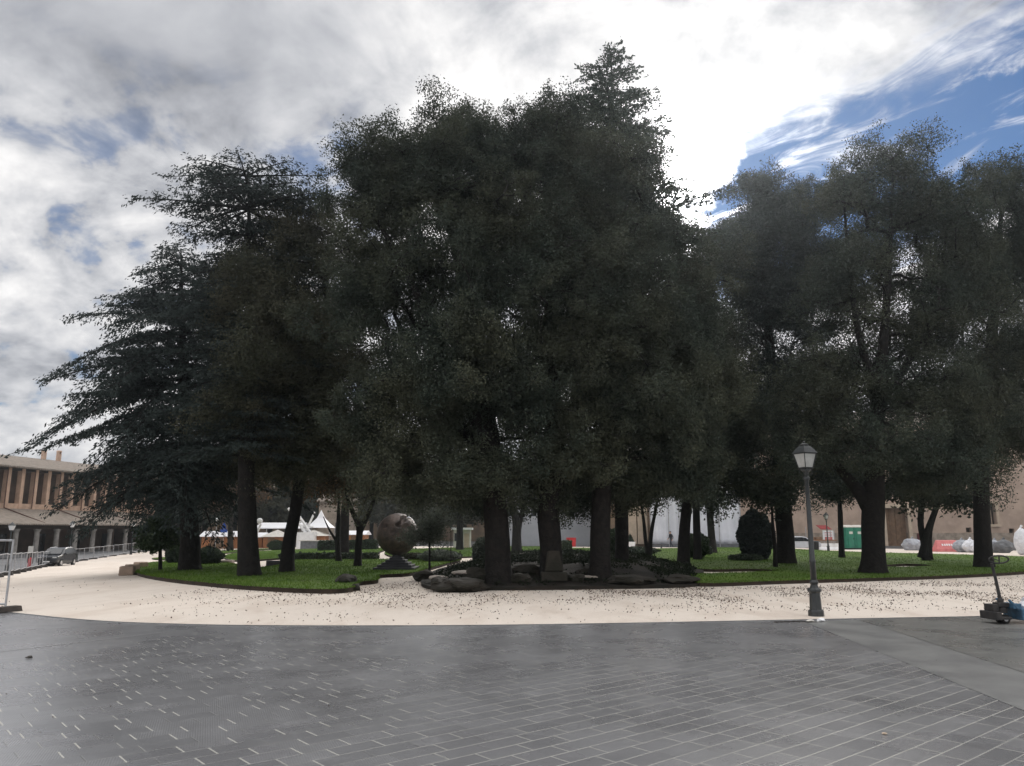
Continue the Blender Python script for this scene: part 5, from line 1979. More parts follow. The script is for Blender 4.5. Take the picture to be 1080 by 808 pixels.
    mb = MB()
    mb.sweep([(-0.7, tp + 0.01), (-0.7, tp + 0.25), (4, tp + 1.9), (8.6, tp + 0.25), (8.6, tp + 0.01)], a - 0.3, c + 0.3)
    mb.build('roof', M['tile'], r)
    # tarpaulin screen with folds, hung from poles
    Yt = 89.0
    a, c = P(686, 560, Yt).x, P(781, 560, Yt).x
    zt = P(730, 507, Yt).z
    r = thing('tarpaulin_screen', 'large white tarpaulin screen across the building site, behind the bare tree', 'screen', (0, Yt, 0))
    nx, nz = 70, 14
    vs = []
    for j in range(nz + 1):
        for i in range(nx + 1):
            x = a + (c - a) * i / nx
            z = 0.35 + (zt - 0.35) * j / nz
            y = 0.12 * math.sin(i * 0.9) + 0.18 * mnoise.noise(Vector((x * 0.5, z * 0.4, 0)))
            vs.append((x, y, z))
    fs = [(j * (nx + 1) + i, j * (nx + 1) + i + 1, (j + 1) * (nx + 1) + i + 1, (j + 1) * (nx + 1) + i) for j in range(nz) for i in range(nx)]
    m2 = MB()
    m2.add(vs, fs)
    o = m2.build('sheet', M['tarp'], r, smooth=True)
    sl = o.modifiers.new('solid', 'SOLIDIFY')
    sl.thickness = 0.02
    for px in (686, 705, 716, 735, 758, 781):
        pp = MB()
        pp.tube([(P(px, 560, Yt).x, -0.3, 0), (P(px, 560, Yt).x, -0.3, zt + 0.2)], 0.06, 6)
        pp.build('pole', M['galv'], r)
    mb = MB()
    mb.box(((a + c) / 2, -0.1, 0.18), (c - a, 0.3, 0.36))
    mb.build('base_board', M['darkbag'], r)
    # beige corner tower between the market huts and the sphere
    Yx = 104.0
    bx = P(352, 560, Yx)
    r = thing('beige_house', 'narrow beige stone house front behind the market, above the long clipped hedge', 'house', (bx.x, Yx, 0))
    tp = P(352, 530, Yx).z
    mb = MB()
    mb.box((0, 2.5, tp / 2), (4.2, 5, tp))
    mb.build('wall', M['ashlar'], r)
    mb = MB()
    mb.sweep([(-0.4, tp + 0.01), (-0.4, tp + 0.2), (2.5, tp + 1.2), (5.4, tp + 0.2), (5.4, tp + 0.01)], -2.4, 2.4)
    mb.build('roof', M['tile'], r)
    for z in (2.2,):
        w = MB()
        w.box((0.6, -0.04, z), (0.8, 0.1, 1.3))
        w.build('window', M['darkglass'], r)
    # long wall closing the square behind the far trees
    r = thing('town_houses', 'long row of dull brown town houses closing the square behind the far trees', 'houses', (0, 140, 0))
    a, c = P(95, 560, 140).x, P(640, 560, 140).x
    mb = MB()
    mb.box(((a + c) / 2, 5, 4.5), (c - a, 10, 11))
    mb.build('wall', M['brownwall'], r)
    mb = MB()
    mb.sweep([(-0.7, 10.01), (-0.7, 10.3), (5, 12.5), (10.7, 10.3), (10.7, 10.01)], a - 0.3, c + 0.3)
    mb.build('roof', M['tile'], r)
    for k in range(18):
        w = MB()
        w.box((a + (c - a) * (k + 0.5) / 18, -0.05, 6.4), (1.2, 0.12, 1.9))
        w.build('window', M['darkglass'], r)


build_far_buildings()


# ------------------------------------------------------------------ market huts, ride, signs
def hut(label, px0, px1, py, roof_top, wall_top, roofmat='whiteroof', group='wooden market huts', gable=False):
    b = G((px0 + px1) / 2, py)
    Y = b.y
    k = mpp((px0 + px1) / 2, py, Y)
    w = (px1 - px0) * k
    hw = (py - wall_top) * k
    hr = (py - roof_top) * k
    r = thing('market_hut', label, 'market hut', b, 0, group)
    d = 2.6
    mb = MB()
    n = max(6, int(w / 0.3))
    for i in range(n):
        mb.box((-w / 2 + w * (i + 0.5) / n, 0, hw / 2), (w / n * 0.97, 0.08, hw))
    mb.box((-w / 2 + 0.06, d / 2, hw / 2), (0.1, d, hw))
    mb.box((w / 2 - 0.06, d / 2, hw / 2), (0.1, d, hw))
    mb.box((0, d, hw / 2), (w - 0.1, 0.08, hw))
    mb.build('wall', M['wood'], r)
    mb = MB()
    if gable:
        mb.add([(-w / 2 - 0.3, -0.4, hw), (w / 2 + 0.3, -0.4, hw), (w / 2 + 0.3, d + 0.3, hw), (-w / 2 - 0.3, d + 0.3, hw), (0, d / 2, hr)], [(3, 2, 1, 0), (0, 1, 4), (1, 2, 4), (2, 3, 4), (3, 0, 4)])
    else:
        mb.sweep([(-0.45, hw), (-0.45, hw + 0.06), (d / 2, hr), (d + 0.35, hw + 0.06), (d + 0.35, hw)], -w / 2 - 0.25, w / 2 + 0.25)
    mb.build('roof', M[roofmat], r)
    mb = MB()
    mb.box((-w * 0.12, -0.06, hw * 0.5), (w * 0.32, 0.06, hw * 0.86))
    dr = mb.build('door', M['wooddoor'], r)
    mb = MB()
    mb.tube([(-w * 0.02, -0.12, hw * 0.4), (-w * 0.02, -0.12, hw * 0.6)], 0.03, 6)
    mb.build('handle', M['galv'], dr)
    return r


def build_market():
    hut('leftmost white-roofed wooden hut behind the left cedar trunk', 212, 253, 579, 560.5, 566.5)
    hut('wooden hut directly behind the second cedar trunk', 256, 276, 578.2, 562, 567)
    hut('wooden hut with a peaked cream roof left of the leaning oak trunk', 277, 300, 578, 559, 566.5, 'offwhite', gable=True)
    hut('wooden hut with an open counter right of the leaning oak trunk', 313, 342, 578, 559, 565.5, 'offwhite', gable=True)
    hut('small red-brown hut behind the forked tree', 366, 384, 578.3, 560, 564.5)
    # counter in front of the open hut
    b = G(329, 579.6)
    r = thing('sales_counter', 'grey stall counter with a pale top in front of the open wooden hut', 'counter', b)
    mb = MB()
    mb.box((0, 0, 0.45), (2.4, 0.7, 0.9))
    mb.build('body', M['darkbag'], r)
    mb = MB()
    mb.box((0, 0, 0.95), (2.8, 0.9, 0.09))
    mb.build('top', M['offwhite'], r)
    # peaked tent
    Yt = 96.0
    b = P(338, 560, Yt)
    b = Vector((b.x, Yt, HT(b.x, Yt)))
    r = thing('peaked_tent', 'white tent with a steep pointed top behind the open wooden hut', 'tent', b)
    k = mpp(338, 560, Yt)
    mb = MB()
    mb.lathe([(2.1, 2.35), (1.3, 2.9), (0.6, 3.5), (0.12, 4.3), (0.03, 4.5)], 4, rot0=math.pi / 4)
    mb.build('canopy', M['whiteroof'], r)
    for sx in (-1, 1):
        for sy in (-1, 1):
            m2 = MB()
            m2.tube([(sx * 1.42, sy * 1.42, 0), (sx * 1.42, sy * 1.42, 2.4)], 0.05, 6)
            m2.build('pole', M['galv'], r)
    # fairground ride: white slanting lattice arms
    Yr = 93.0
    b0 = P(322, 578, Yr)
    b = Vector((b0.x, Yr, HT(b0.x, Yr)))
    r = thing('fairground_ride', 'white steel fairground ride with slanting lattice arms behind the huts', 'ride', b)

    def q(px, py, dy=0.0):
        return P(px, py, Yr + dy) - b
    mb = MB()
    for dy in (-0.5, 0.5):
        mb.tube([q(304, 536, dy), q(322, 562, dy)], 0.16, 6)
        mb.tube([q(309, 535, dy), q(327, 561, dy)], 0.16, 6)
        for t in np.linspace(0, 1, 7):
            pa = q(304, 536, dy).lerp(q(322, 562, dy), t)
            pb = q(309, 535, dy).lerp(q(327, 561, dy), min(1, t + 0.12))
            mb.tube([pa, pb], 0.07, 5)
    mb.build('lattice_arm', M['white'], r)
    mb = MB()
    mb.tube([q(322, 562), q(332, 540)], 0.14, 6)
    mb.tube([q(331, 556), q(312, 553)], 0.10, 6)
    mb.build('strut', M['white'], r)
    mb = MB()
    mb.box(q(324, 570), (2.0, 2.0, 1.9))
    mb.build('base_frame', M['white'], r)
    # white folded crane lights beside the second cedar
    Yr2 = 94.0
    b0 = P(271, 578, Yr2)
    b2 = Vector((b0.x, Yr2, HT(b0.x, Yr2)))
    r = thing('floodlight_mast', 'white floodlight mast with twin round lamps above the market roofs', 'mast', b2)

    def q2(px, py):
        return P(px, py, Yr2) - b2
    mb = MB()
    mb.tube([(0, 0, 0), q2(271, 562), q2(275, 553)], 0.14, 8)
    mb.build('pole', M['white'], r)
    for px in (268.5, 274):
        m2 = MB()
        m2.blob(q2(px, 549.5), (0.36, 0.3, 0.36), 1, 2, 0.0)
        m2.build('lamp_head', M['white'], r, smooth=True)
    # white long roof behind
    Yw = 101.0
    a, c = P(268, 560, Yw), P(318, 560, Yw)
    r = thing('white_marquee', 'long low white marquee roof behind the market huts', 'marquee', ((a.x + c.x) / 2, Yw, 0))
    w = c.x - a.x
    zt = P(290, 553.5, Yw).z
    mb = MB()
    mb.sweep([(0, zt - 0.5), (0, zt - 0.4), (2.5, zt + 0.3), (5, zt - 0.4), (5, zt - 0.5)], -w / 2, w / 2)
    mb.build('roof', M['whiteroof'], r)
    mb = MB()
    for sx in np.linspace(-1, 1, 5):
        for yy in (0.1, 4.9):
            mb.tube([(sx * w * 0.49, yy, 0), (sx * w * 0.49, yy, zt - 0.45)], 0.06, 6)
    mb.build('frame', M['galv'], r)
    # road sign and small lamp
    Ys = 88.0
    b = P(236, 560, Ys)
    b = Vector((b.x, Ys, HT(b.x, Ys)))
    r = thing('road_sign', 'blue arrow-shaped road sign on a thin pole above the first hut', 'sign', b)
    zt = P(236, 556, Ys).z - b.z
    mb = MB()
    mb.tube([(0, 0.06, 0), (0, 0.06, zt + 0.3)], 0.04, 6)
    mb.build('pole', M['galv'], r)
    mb = MB()
    mb.sweep([(-0.015, 0), (-0.015, 0.02), (0.015, 0.02), (0.015, 0)], -0.01, 0.01)
    f = MB()
    pts = [(-0.22, -0.1), (0.22, -0.1), (0.22, 0.25), (0.1, 0.45), (0.0, 0.62), (-0.1, 0.45), (-0.22, 0.25)]
    f.add([(x, -0.02, zt - 0.1 + z) for x, z in pts] + [(x, 0.02, zt - 0.1 + z) for x, z in pts], [tuple(range(7)), tuple(range(13, 6, -1))] + [(i, (i + 1) % 7, 7 + (i + 1) % 7, 7 + i) for i in range(7)])
    f.box((0, 0, zt - 0.42), (0.8, 0.04, 0.34))
    f.build('sign_face', M['blue'], r)
    b = P(228, 560, 86)
    b = Vector((b.x, 86, HT(b.x, 86)))
    h = P(228, 549, 86).z - b.z
    r = thing('globe_lamp', 'thin small lamp post with a white head above the first market hut', 'street lamp', b)
    mb = MB()
    mb.tube([(0, 0, 0), (0, 0, h)], [0.06, 0.04], 8)
    mb.build('pole', M['galv'], r)
    mb = MB()
    mb.lathe([(0.1, h - 0.02), (0.22, h + 0.12), (0.2, h + 0.2), (0.05, h + 0.28)], 8)
    mb.build('lamp_glass', M['white'], r)
    # kiosk
    Yk = 80.0
    b = P(487, 575, Yk)
    b = Vector((b.x, Yk, 0.0))
    k = mpp(487, 570, Yk)
    r = thing('kiosk', 'small white flat-roofed kiosk behind the sphere lawn', 'kiosk', b)
    h = P(487, 559, Yk).z
    mb = MB()
    mb.box((0, 1, h / 2), (1.7, 2, h))
    mb.build('body', M['offwhite'], r)
    mb = MB()
    mb.box((0, 0.9, h + 0.12), (2.1, 2.6, 0.22))
    mb.build('roof', M['white'], r)
    mb = MB()
    mb.box((-0.45, -0.02, h * 0.62), (0.6, 0.06, h * 0.42))
    mb.build('window', M['darkglass'], r)
    mb = MB()
    mb.box((0.48, -0.02, h * 0.42), (0.5, 0.06, h * 0.8))
    mb.build('door', M['cream'], r)
    # stake by the olive
    b = G(475, 601, 0.13)
    r = MB()
    r.tube([(0, 0, -0.1), (0.01, 0, 1.0), (0, 0, P(475, 560, b.y).z - b.z)], [0.022, 0.02, 0.016], 7)
    o = r.build('wooden_stake', M['bark2'])
    o.location = b
    tag(o, 'thin upright stake on the lawn between the olive tree and the mound', 'stake')


build_market()


# ------------------------------------------------------------------ vehicles
def car(label, loc, rz, paint, scale=1.0, cat='car'):
    root = thing('parked_car', label, cat, loc, rz)
    root.scale = (scale,) * 3
    # front towards -x; length 4.3, width 1.8, height 1.62
    prof = [(-2.10, 0.38), (-2.14, 0.62), (-2.06, 0.86), (-1.15, 1.02), (-0.45, 1.52), (0.1, 1.62), (1.1, 1.60), (1.75, 1.42), (2.02, 1.02), (2.10, 0.62), (2.05, 0.36), (1.2, 0.28), (-1.2, 0.28)]
    mb = MB()
    n = len(prof)
    secs = [(-0.90, 0.0), (-0.86, 0.03), (0.86, 0.03), (0.90, 0.0)]
    vs = []
    for y, gr in secs:
        for x, z in prof:
            inset = 0.16 * max(0, (z - 0.95) / 0.65)
            yy = y * (1 - inset)
            g = gr if z > 0.4 else 0
            vs.append((x * (1 + g * 0.3), yy, z + g))
    fs = [tuple(range(n)), tuple(range(4 * n - 1, 3 * n - 1, -1))]
    for s in range(3):
        for i in range(n):
            j = (i + 1) % n
            fs.append((s * n + j, s * n + i, (s + 1) * n + i, (s + 1) * n + j))
    mb.add(vs, fs)
    body = mb.build('body', M[paint], root, bevel=0.03)
    g = MB()
    g.add([(-1.12, -0.72, 1.07), (-1.12, 0.72, 1.07), (-0.50, 0.64, 1.52), (-0.50, -0.64, 1.52)], [(0, 1, 2, 3)])
    w = g.build('windscreen', M['darkglass'], root)
    w.location = (-0.035, 0, 0.03)
    sl = w.modifiers.new('solid', 'SOLIDIFY')
    sl.thickness = 0.02
    for s in (-1, 1):
        g = MB()
        pts = [(-0.95, 1.06), (-0.42, 1.46), (0.05, 1.54), (1.05, 1.52), (1.55, 1.38), (1.72, 1.08)]
        yy = [0.90 * (1 - 0.16 * max(0, (z - 0.95) / 0.65)) + 0.012 for x, z in pts]
        g.add([(x, s * y, z) for (x, z), y in zip(pts, yy)], [tuple(range(6)) if s < 0 else tuple(range(5, -1, -1))])
        g.build('side_window', M['darkglass'], root, recalc=False)
        m = MB()
        m.box((-0.75, s * 1.0, 1.1), (0.14, 0.2, 0.14))
        m.build('wing_mirror', M[paint], root, bevel=0.03)
        h = MB()
        h.box((-2.06, s * 0.64, 0.78), (0.12, 0.38, 0.15))
        h.build('headlight', M['glassw'], root, bevel=0.03)
        for x in (-1.32, 1.30):
            t = MB()
            t.tube([(x, s * 0.72, 0.33), (x, s * 0.92, 0.33)], 0.33, 20)
            tw = t.build('wheel', M['tyre'], root)
            t = MB()
            t.tube([(x, s * 0.90, 0.33), (x, s * 0.935, 0.33)], 0.2, 14)
            t.build('rim', M['chrome'], tw)
    m = MB()
    m.box((-2.125, 0, 0.66), (0.06, 0.78, 0.24))
    m.build('grille', M['tyre'], root)
    m = MB()
    m.box((-2.14, 0, 0.45), (0.05, 0.52, 0.11))
    m.build('number_plate', M['white'], root)
    for s in (-1, 1):
        m = MB()
        m.tube([(-0.2, s * 0.66, 1.64), (1.1, s * 0.66, 1.66)], 0.025, 6)
        m.build('roof_rail', M['chrome'], root)
    return root


def build_vehicles():
    b = G(49, 598)
    d = Vector((0, 0, 0)) - b
    a = math.atan2(-d.y, -d.x)
    car('dark car with roof rails parked behind the low barriers by the arcade', Vector((b.x - 0.5, b.y + 2.2, HT(b.x - 0.5, b.y + 2.2))), a - 0.42, 'carpaint', 0.84)
    b = G(846, 580)
    car('silver car parked by the market stall, half hidden by the stout cedar trunk', b, math.pi * 0.93, 'silver', 0.78)
    # red extinguisher-like cylinder and hanging notice near the fence
    b = G(31, 600)
    r = thing('fire_extinguisher', 'red fire extinguisher standing by the barriers left of the dark car', 'extinguisher', b)
    mb = MB()
    mb.lathe([(0.1, 0), (0.13, 0.02), (0.13, 0.62), (0.1, 0.72), (0.04, 0.78)], 12)
    mb.build('cylinder', M['red'], r, smooth=False)
    mb = MB()
    mb.box((0.03, 0, 0.82), (0.16, 0.04, 0.06))
    mb.tube([(0, 0, 0.8), (0.16, 0, 0.72), (0.17, 0, 0.35)], 0.018, 6)
    mb.build('valve', M['tyre'], r)
    b = G(31, 593.5)
    r = thing('notice_board', 'cream notice on a dark stand under the arcade left of the dark car', 'notice', b)
    z1, z0 = P(31, 576, b.y).z - b.z, P(31, 583, b.y).z - b.z
    mb = MB()
    mb.box((0, 0, z0 / 2), (0.45, 0.3, z0 - 0.02))
    mb.build('stand', M['beam'], r)
    mb = MB()
    mb.box((0, -0.02, (z0 + z1) / 2), (0.42, 0.05, z1 - z0))
    mb.build('sheet', M['offwhite'], r)


build_vehicles()


# ------------------------------------------------------------------ far right clutter
def sack(label, px, py, w, h, d, mat, seed, name='rubble_bag', rough=0.22, group='bags along the church wall'):
    b = G(px, py)
    mb = MB()
    mb.blob((0, 0, h * 0.48), (w / 2, d / 2, h * 0.56), seed, 3, rough, 1.6, -h * 0.47)
    o = mb.build(name, M[mat])
    o.location = b
    tag(o, label, 'bag', group)
    mb = MB()
    mb.tube([(-0.05, 0, h * 0.95), (0.0, 0, h * 1.1), (0.09, 0, h * 1.16)], [0.12, 0.06, 0.1], 7)
    mb.build('tied_top', M[mat], o)
    return o


def build_clutter():
    b = G(893, 579.6)
    k = mpp(893, 570, b.y)

    def toilet(label, loc, rz, group):
        r = thing('portable_toilet', label, 'portable toilet', loc, rz, group)
        H = 2.35
        mb = MB()
        mb.box((0, 0, 0.07), (1.16, 1.16, 0.14))
        mb.build('skid', M['tyre'], r)
        mb = MB()
        mb.box((0, 0, 0.14 + 1.0), (1.08, 1.08, 2.0))
        for i in range(5):
            mb.box((-0.56, -0.4 + 0.2 * i, 1.1), (0.03, 0.06, 1.8))
            mb.box((0.56, -0.4 + 0.2 * i, 1.1), (0.03, 0.06, 1.8))
        mb.build('cabin', M['green'], r, bevel=0.03)
        mb = MB()
        mb.box((0, -0.56, 1.05), (0.74, 0.05, 1.72))
        d = mb.build('door', M['green'], r, bevel=0.02)
        mb = MB()
        mb.box((0.0, -0.60, 1.62), (0.42, 0.02, 0.24))
        mb.build('notice_plate', M['offwhite'], d)
        mb = MB()
        mb.box((0.3, -0.60, 1.05), (0.05, 0.05, 0.16))
        mb.build('handle', M['tyre'], d)
        mb = MB()
        mb.lathe([(0.80, 2.14), (0.80, 2.2), (0.62, 2.32), (0.3, 2.38)], 4, rot0=math.pi / 4)
        mb.build('roof', M['offwhite'], r)
        return r
    t = toilet('green portable toilet, left of the pair by the church', b + Vector((0.15, 0.1, 0)), 0.35, 'portable toilets')
    dup(t, b + Vector((1.25, 0.25, 0)), 0.05, 'green portable toilet, right of the pair by the church')
    # market stall with crates
    b = G(866, 578.4)
    r = thing('market_stall', 'cluttered stall table with a red awning between the lamp post and the toilets', 'stall', b)
    mb = MB()
    mb.box((0, 0, 0.85), (3.0, 1.2, 0.07))
    mb.build('table_top', M['wood'], r)
    for sx in (-1.3, 1.3):
        for sy in (-0.5, 0.5):
            m2 = MB()
            m2.tube([(sx, sy, 0), (sx, sy, 2.2 if sy > 0 else 2.0)], 0.035, 6)
            m2.build('leg', M['galv'], r)
    mb = MB()
    mb.add([(-0.1, -0.6, 1.95), (1.0, -0.6, 1.95), (1.0, 0.7, 2.35), (-0.1, 0.7, 2.35), (-0.1, -0.6, 2.0), (1.0, -0.6, 2.0), (1.0, 0.7, 2.4), (-0.1, 0.7, 2.4)], [(3, 2, 1, 0), (4, 5, 6, 7), (0, 1, 5, 4), (1, 2, 6, 5), (2, 3, 7, 6), (3, 0, 4, 7)])
    mb.build('awning', M['redcloth'], r)
    for i, (dx, mm, lab) in enumerate([(-1.0, 'card', 'brown wooden crate at the left end of the cluttered stall'), (-0.3, 'card', 'brown wooden crate in the middle of the cluttered stall'), (0.8, 'pink', 'faded red crate at the right end of the cluttered stall')]):
        c = MB()
        c.box((0, 0, 0.02), (0.6, 0.42, 0.04))
        for sx in (-0.29, 0.29):
            c.box((sx, 0, 0.17), (0.02, 0.42, 0.26))
        for sy in (-0.2, 0.2):
            c.box((0, sy, 0.10), (0.56, 0.02, 0.1))
            c.box((0, sy, 0.24), (0.56, 0.02, 0.1))
        o = c.build('crate', M[mm])
        o.location = b + Vector((dx, -0.2, 0.887))
        tag(o, lab, 'crate', 'crates on the stall')
    b2 = G(874.5, 577.5)
    r = thing('banner_board', 'white board with a pinkish print standing beside the cluttered stall', 'board', b2)
    mb = MB()
    mb.box((0, 0, 1.35), (1.2, 0.06, 1.0))
    mb.build('panel', M['white'], r)
    mb = MB()
    for i in range(3):
        mb.box((0, -0.04, 1.1 + 0.25 * i), (0.8, 0.02, 0.07))
    mb.build('print', M['pink'], r)
    for sx in (-0.5, 0.5):
        m2 = MB()
        m2.tube([(sx, 0.03, 0), (sx, 0.03, 1.0)], 0.03, 6)
        m2.build('leg', M['galv'], r)
    for i, px in enumerate((867, 876, 884)):
        b = G(px, 580)
        mb = MB()
        mb.sweep([(-0.25, 0), (-0.22, 0.12), (-0.08, 0.25), (-0.07, 0.62), (0.07, 0.62), (0.08, 0.25), (0.22, 0.12), (0.25, 0)], -0.42, 0.42)
        o = mb.build('road_barrier', M['white'])
        o.location = b
        tag(o, 'white road barrier block, %s of three in front of the stall' % ('left', 'middle', 'right')[i], 'road barrier', 'white barrier blocks')
    b = G(861, 580.3)
    r = thing('litter_bin', 'dark cylindrical litter bin next to the white barrier blocks', 'litter bin', b)
    mb = MB()
    mb.lathe([(0.2, 0), (0.24, 0.1), (0.26, 0.72), (0.28, 0.75)], 12)
    mb.build('body', M['tyre'], r)
    mb = MB()
    mb.lathe([(0.28, 0.75), (0.24, 0.84), (0.1, 0.9)], 12)
    mb.build('lid', M['iron'], r)
    # red crate and tiny car bits beyond mound
    b = G(602.5, 577)
    r = thing('storage_bin', 'red plastic storage bin by the far grey building', 'bin', b)
    mb = MB()
    mb.box((0, 0, 0.5), (0.95, 0.7, 0.9), None, 1.1)
    mb.build('body', M['red'], r, bevel=0.03)
    mb = MB()
    mb.box((0, 0, 1.0), (1.1, 0.85, 0.09))
    mb.build('lid', M['red'], r, bevel=0.02)
    # bags along the church wall
    sack('grey bag heap by the small three-stemmed tree', 963, 580.5, 2.0, 1.05, 1.2, 'greybag', 3)
    sack('pale grey bag right next to the pink sheet', 1015, 582.5, 1.5, 1.0, 1.0, 'greybag', 4)
    sack('light grey tied bag in the middle of the bag row', 1024, 582.8, 1.3, 1.05, 1.0, 'plasticbag', 5)
    sack('pale bag just left of the straight-trunked oak', 1031, 583, 1.0, 0.9, 0.9, 'plasticbag', 6)
    sack('pale bag peeping out right of the straight-trunked oak', 1050, 583, 1.3, 1.0, 1.0, 'greybag', 7)
    sack('dark grey sheeted bag at the right end of the row', 1059.5, 583.3, 1.6, 1.05, 1.1, 'darkbag', 8)
    sack('tall white bulk bag with a pink tie at the far right edge', 1080, 585.5, 1.1, 1.9, 1.1, 'plasticbag', 9, rough=0.15)
    b = G(999.5, 582)
    r = thing('pink_sheet_heap', 'faded red sheet with white print pulled over a low heap by the church wall', 'sheet', b)
    mb = MB()
    mb.sweep([(-0.5, 0.0), (-0.42, 0.25), (0.1, 0.98), (0.5, 1.0), (0.6, 0.0)], -1.15, 1.05)
    for i, v in enumerate(mb.v):
        if v[2] > 0.9:
            mb.v[i] = (v[0] * 0.78 + 0.16, v[1], v[2])
    mb.build('sheet', M['pink'], r, bevel=0.05)
    mb = MB()
    rot = Matrix.Rotation(math.atan2(0.73, 0.52), 3, 'X')
    for i in range(6):
        mb.box((-0.5 + 0.2 * i, -0.19, 0.6), (0.12, 0.2, 0.02), rot)
    mb.build('print', M['white'], r)
    # person walking in front of the tarp
    b = G(708, 577.6)
    build_person(b)
    # small dark bench-like planter under the bare tree, low walls
    b = G(690, 579.5)
    r = thing('park_bench', 'low dark bench on the gravel strip behind the bare two-stemmed tree', 'bench', b)
    mb = MB()
    for i in range(4):
        mb.box((0, -0.18 + 0.12 * i, 0.45), (1.7, 0.1, 0.04))
    mb.build('seat', M['beam'], r)
    for sx in (-0.7, 0.7):
        m2 = MB()
        m2.box((sx, 0, 0.21), (0.08, 0.42, 0.43))
        m2.build('leg', M['iron'], r)


def build_person(b):
    s = 1.0
    J = {'pelvis': (0, 0, 0.95), 'waist': (0.0, 0, 1.1), 'chest': (0.03, 0, 1.33), 'neck': (0.05, 0, 1.48), 'chin': (0.07, 0, 1.54), 'head': (0.075, 0, 1.63), 'crown': (0.07, 0, 1.74),
         'lh': (0.02, 0.10, 0.90), 'lk': (0.18, 0.11, 0.50), 'la': (0.16, 0.11, 0.08), 'lt': (0.32, 0.12, 0.05), 'rh': (-0.02, -0.10, 0.90), 'rk': (-0.06, -0.11, 0.48), 'ra': (-0.30, -0.11, 0.12), 'rt': (-0.18, -0.12, 0.03),
         'ls': (0.02, 0.20, 1.40), 'le': (-0.12, 0.25, 1.14), 'lw': (-0.04, 0.24, 0.90), 'lf': (0.0, 0.24, 0.80), 'rs': (0.02, -0.20, 1.40), 're': (0.06, -0.26, 1.13), 'rw': (0.22, -0.23, 0.95), 'rf': (0.29, -0.22, 0.88)}
    R = {'pelvis': .15, 'waist': .14, 'chest': .17, 'neck': .065, 'chin': .07, 'head': .10, 'crown': .06, 'lh': .10, 'lk': .07, 'la': .05, 'lt': .04, 'rh': .10, 'rk': .07, 'ra': .05, 'rt': .04,
         'ls': .08, 'le': .06, 'lw': .042, 'lf': .04, 'rs': .08, 're': .06, 'rw': .042, 'rf': .04}
    E = [('pelvis', 'waist'), ('waist', 'chest'), ('chest', 'neck'), ('neck', 'chin'), ('chin', 'head'), ('head', 'crown'), ('pelvis', 'lh'), ('lh', 'lk'), ('lk', 'la'), ('la', 'lt'), ('pelvis', 'rh'), ('rh', 'rk'), ('rk', 'ra'), ('ra', 'rt'),
         ('chest', 'ls'), ('ls', 'le'), ('le', 'lw'), ('lw', 'lf'), ('chest', 'rs'), ('rs', 're'), ('re', 'rw'), ('rw', 'rf')]
    # five short fingers on each hand
    for sd_, w in (('l', 'lf'), ('r', 'rf')):
        x, y, z = J[w]
        for k in range(4):
            n = '%sg%d' % (sd_, k)
            J[n] = (x + 0.02 + 0.012 * k, y + 0.02 * (k - 1.5), z - 0.085 + 0.008 * abs(k - 1.3))
            R[n] = 0.010
            E.append((w, n))
        n = sd_ + 'th'
        J[n] = (x + 0.06, y + (-0.035 if sd_ == 'l' else 0.035), z - 0.02)
        R[n] = 0.011
        E.append((w, n))
    names = list(J)
    me = bpy.data.meshes.new('person')
    me.from_pydata([J[n] for n in names], [(names.index(a), names.index(c)) for a, c in E], [])
    o = bpy.data.objects.new('person', me)
    COL.objects.link(o)
    sk = o.modifiers.new('skin', 'SKIN')
    for i, n in enumerate(names):
        v = me.skin_vertices[0].data[i]
        v.radius = (R[n], R[n] * (0.8 if n in ('chest', 'waist', 'pelvis') else 1))
        v.use_root = n == 'pelvis'
    su = o.modifiers.new('sub', 'SUBSURF')
    su.levels = su.render_levels = 1
    dg = bpy.context.evaluated_depsgraph_get()
    m2 = bpy.data.meshes.new_from_object(o.evaluated_get(dg))
    o.modifiers.clear()
    o.data = m2
    for k in ('cloth', 'jeans', 'skin', 'tyre'):
        m2.materials.append(M[k])
    for p in m2.polygons:
        c = p.center
        if c.z > 1.49 or (c.z < 0.93 and abs(c.y) > 0.185) or (c.x > 0.2 and c.z > 0.78 and abs(c.y) > 0.17):
            p.material_index = 2
        elif c.z < 0.11:
            p.material_index = 3
        elif c.z < 0.86 and abs(c.y) < 0.2:
            p.material_index = 1
        p.use_smooth = True
    o.location = b
    o.rotation_euler = (0, 0, math.radians(200))
    tag(o, 'person in a dark coat walking past the white tarpaulin with one arm forward', 'person')
    mb = MB()
    mb.blob((0.055, 0, 1.70), (0.105, 0.095, 0.085), 3, 2, 0.08)
    mb.build('hair', M['hair'], o, smooth=True)
    mb = MB()
    mb.blob((0.172, 0, 1.625), (0.02, 0.014, 0.022), 1, 1, 0)
    for sy in (-0.035, 0.035):
        mb.blob((0.158, sy, 1.65), (0.012, 0.014, 0.009), 1, 1, 0)
    for sy in (-0.1, 0.1):
        mb.blob((0.07, sy, 1.635), (0.025, 0.012, 0.034), 1, 1, 0)
    mb.build('face', M['skin'], o)


build_clutter()


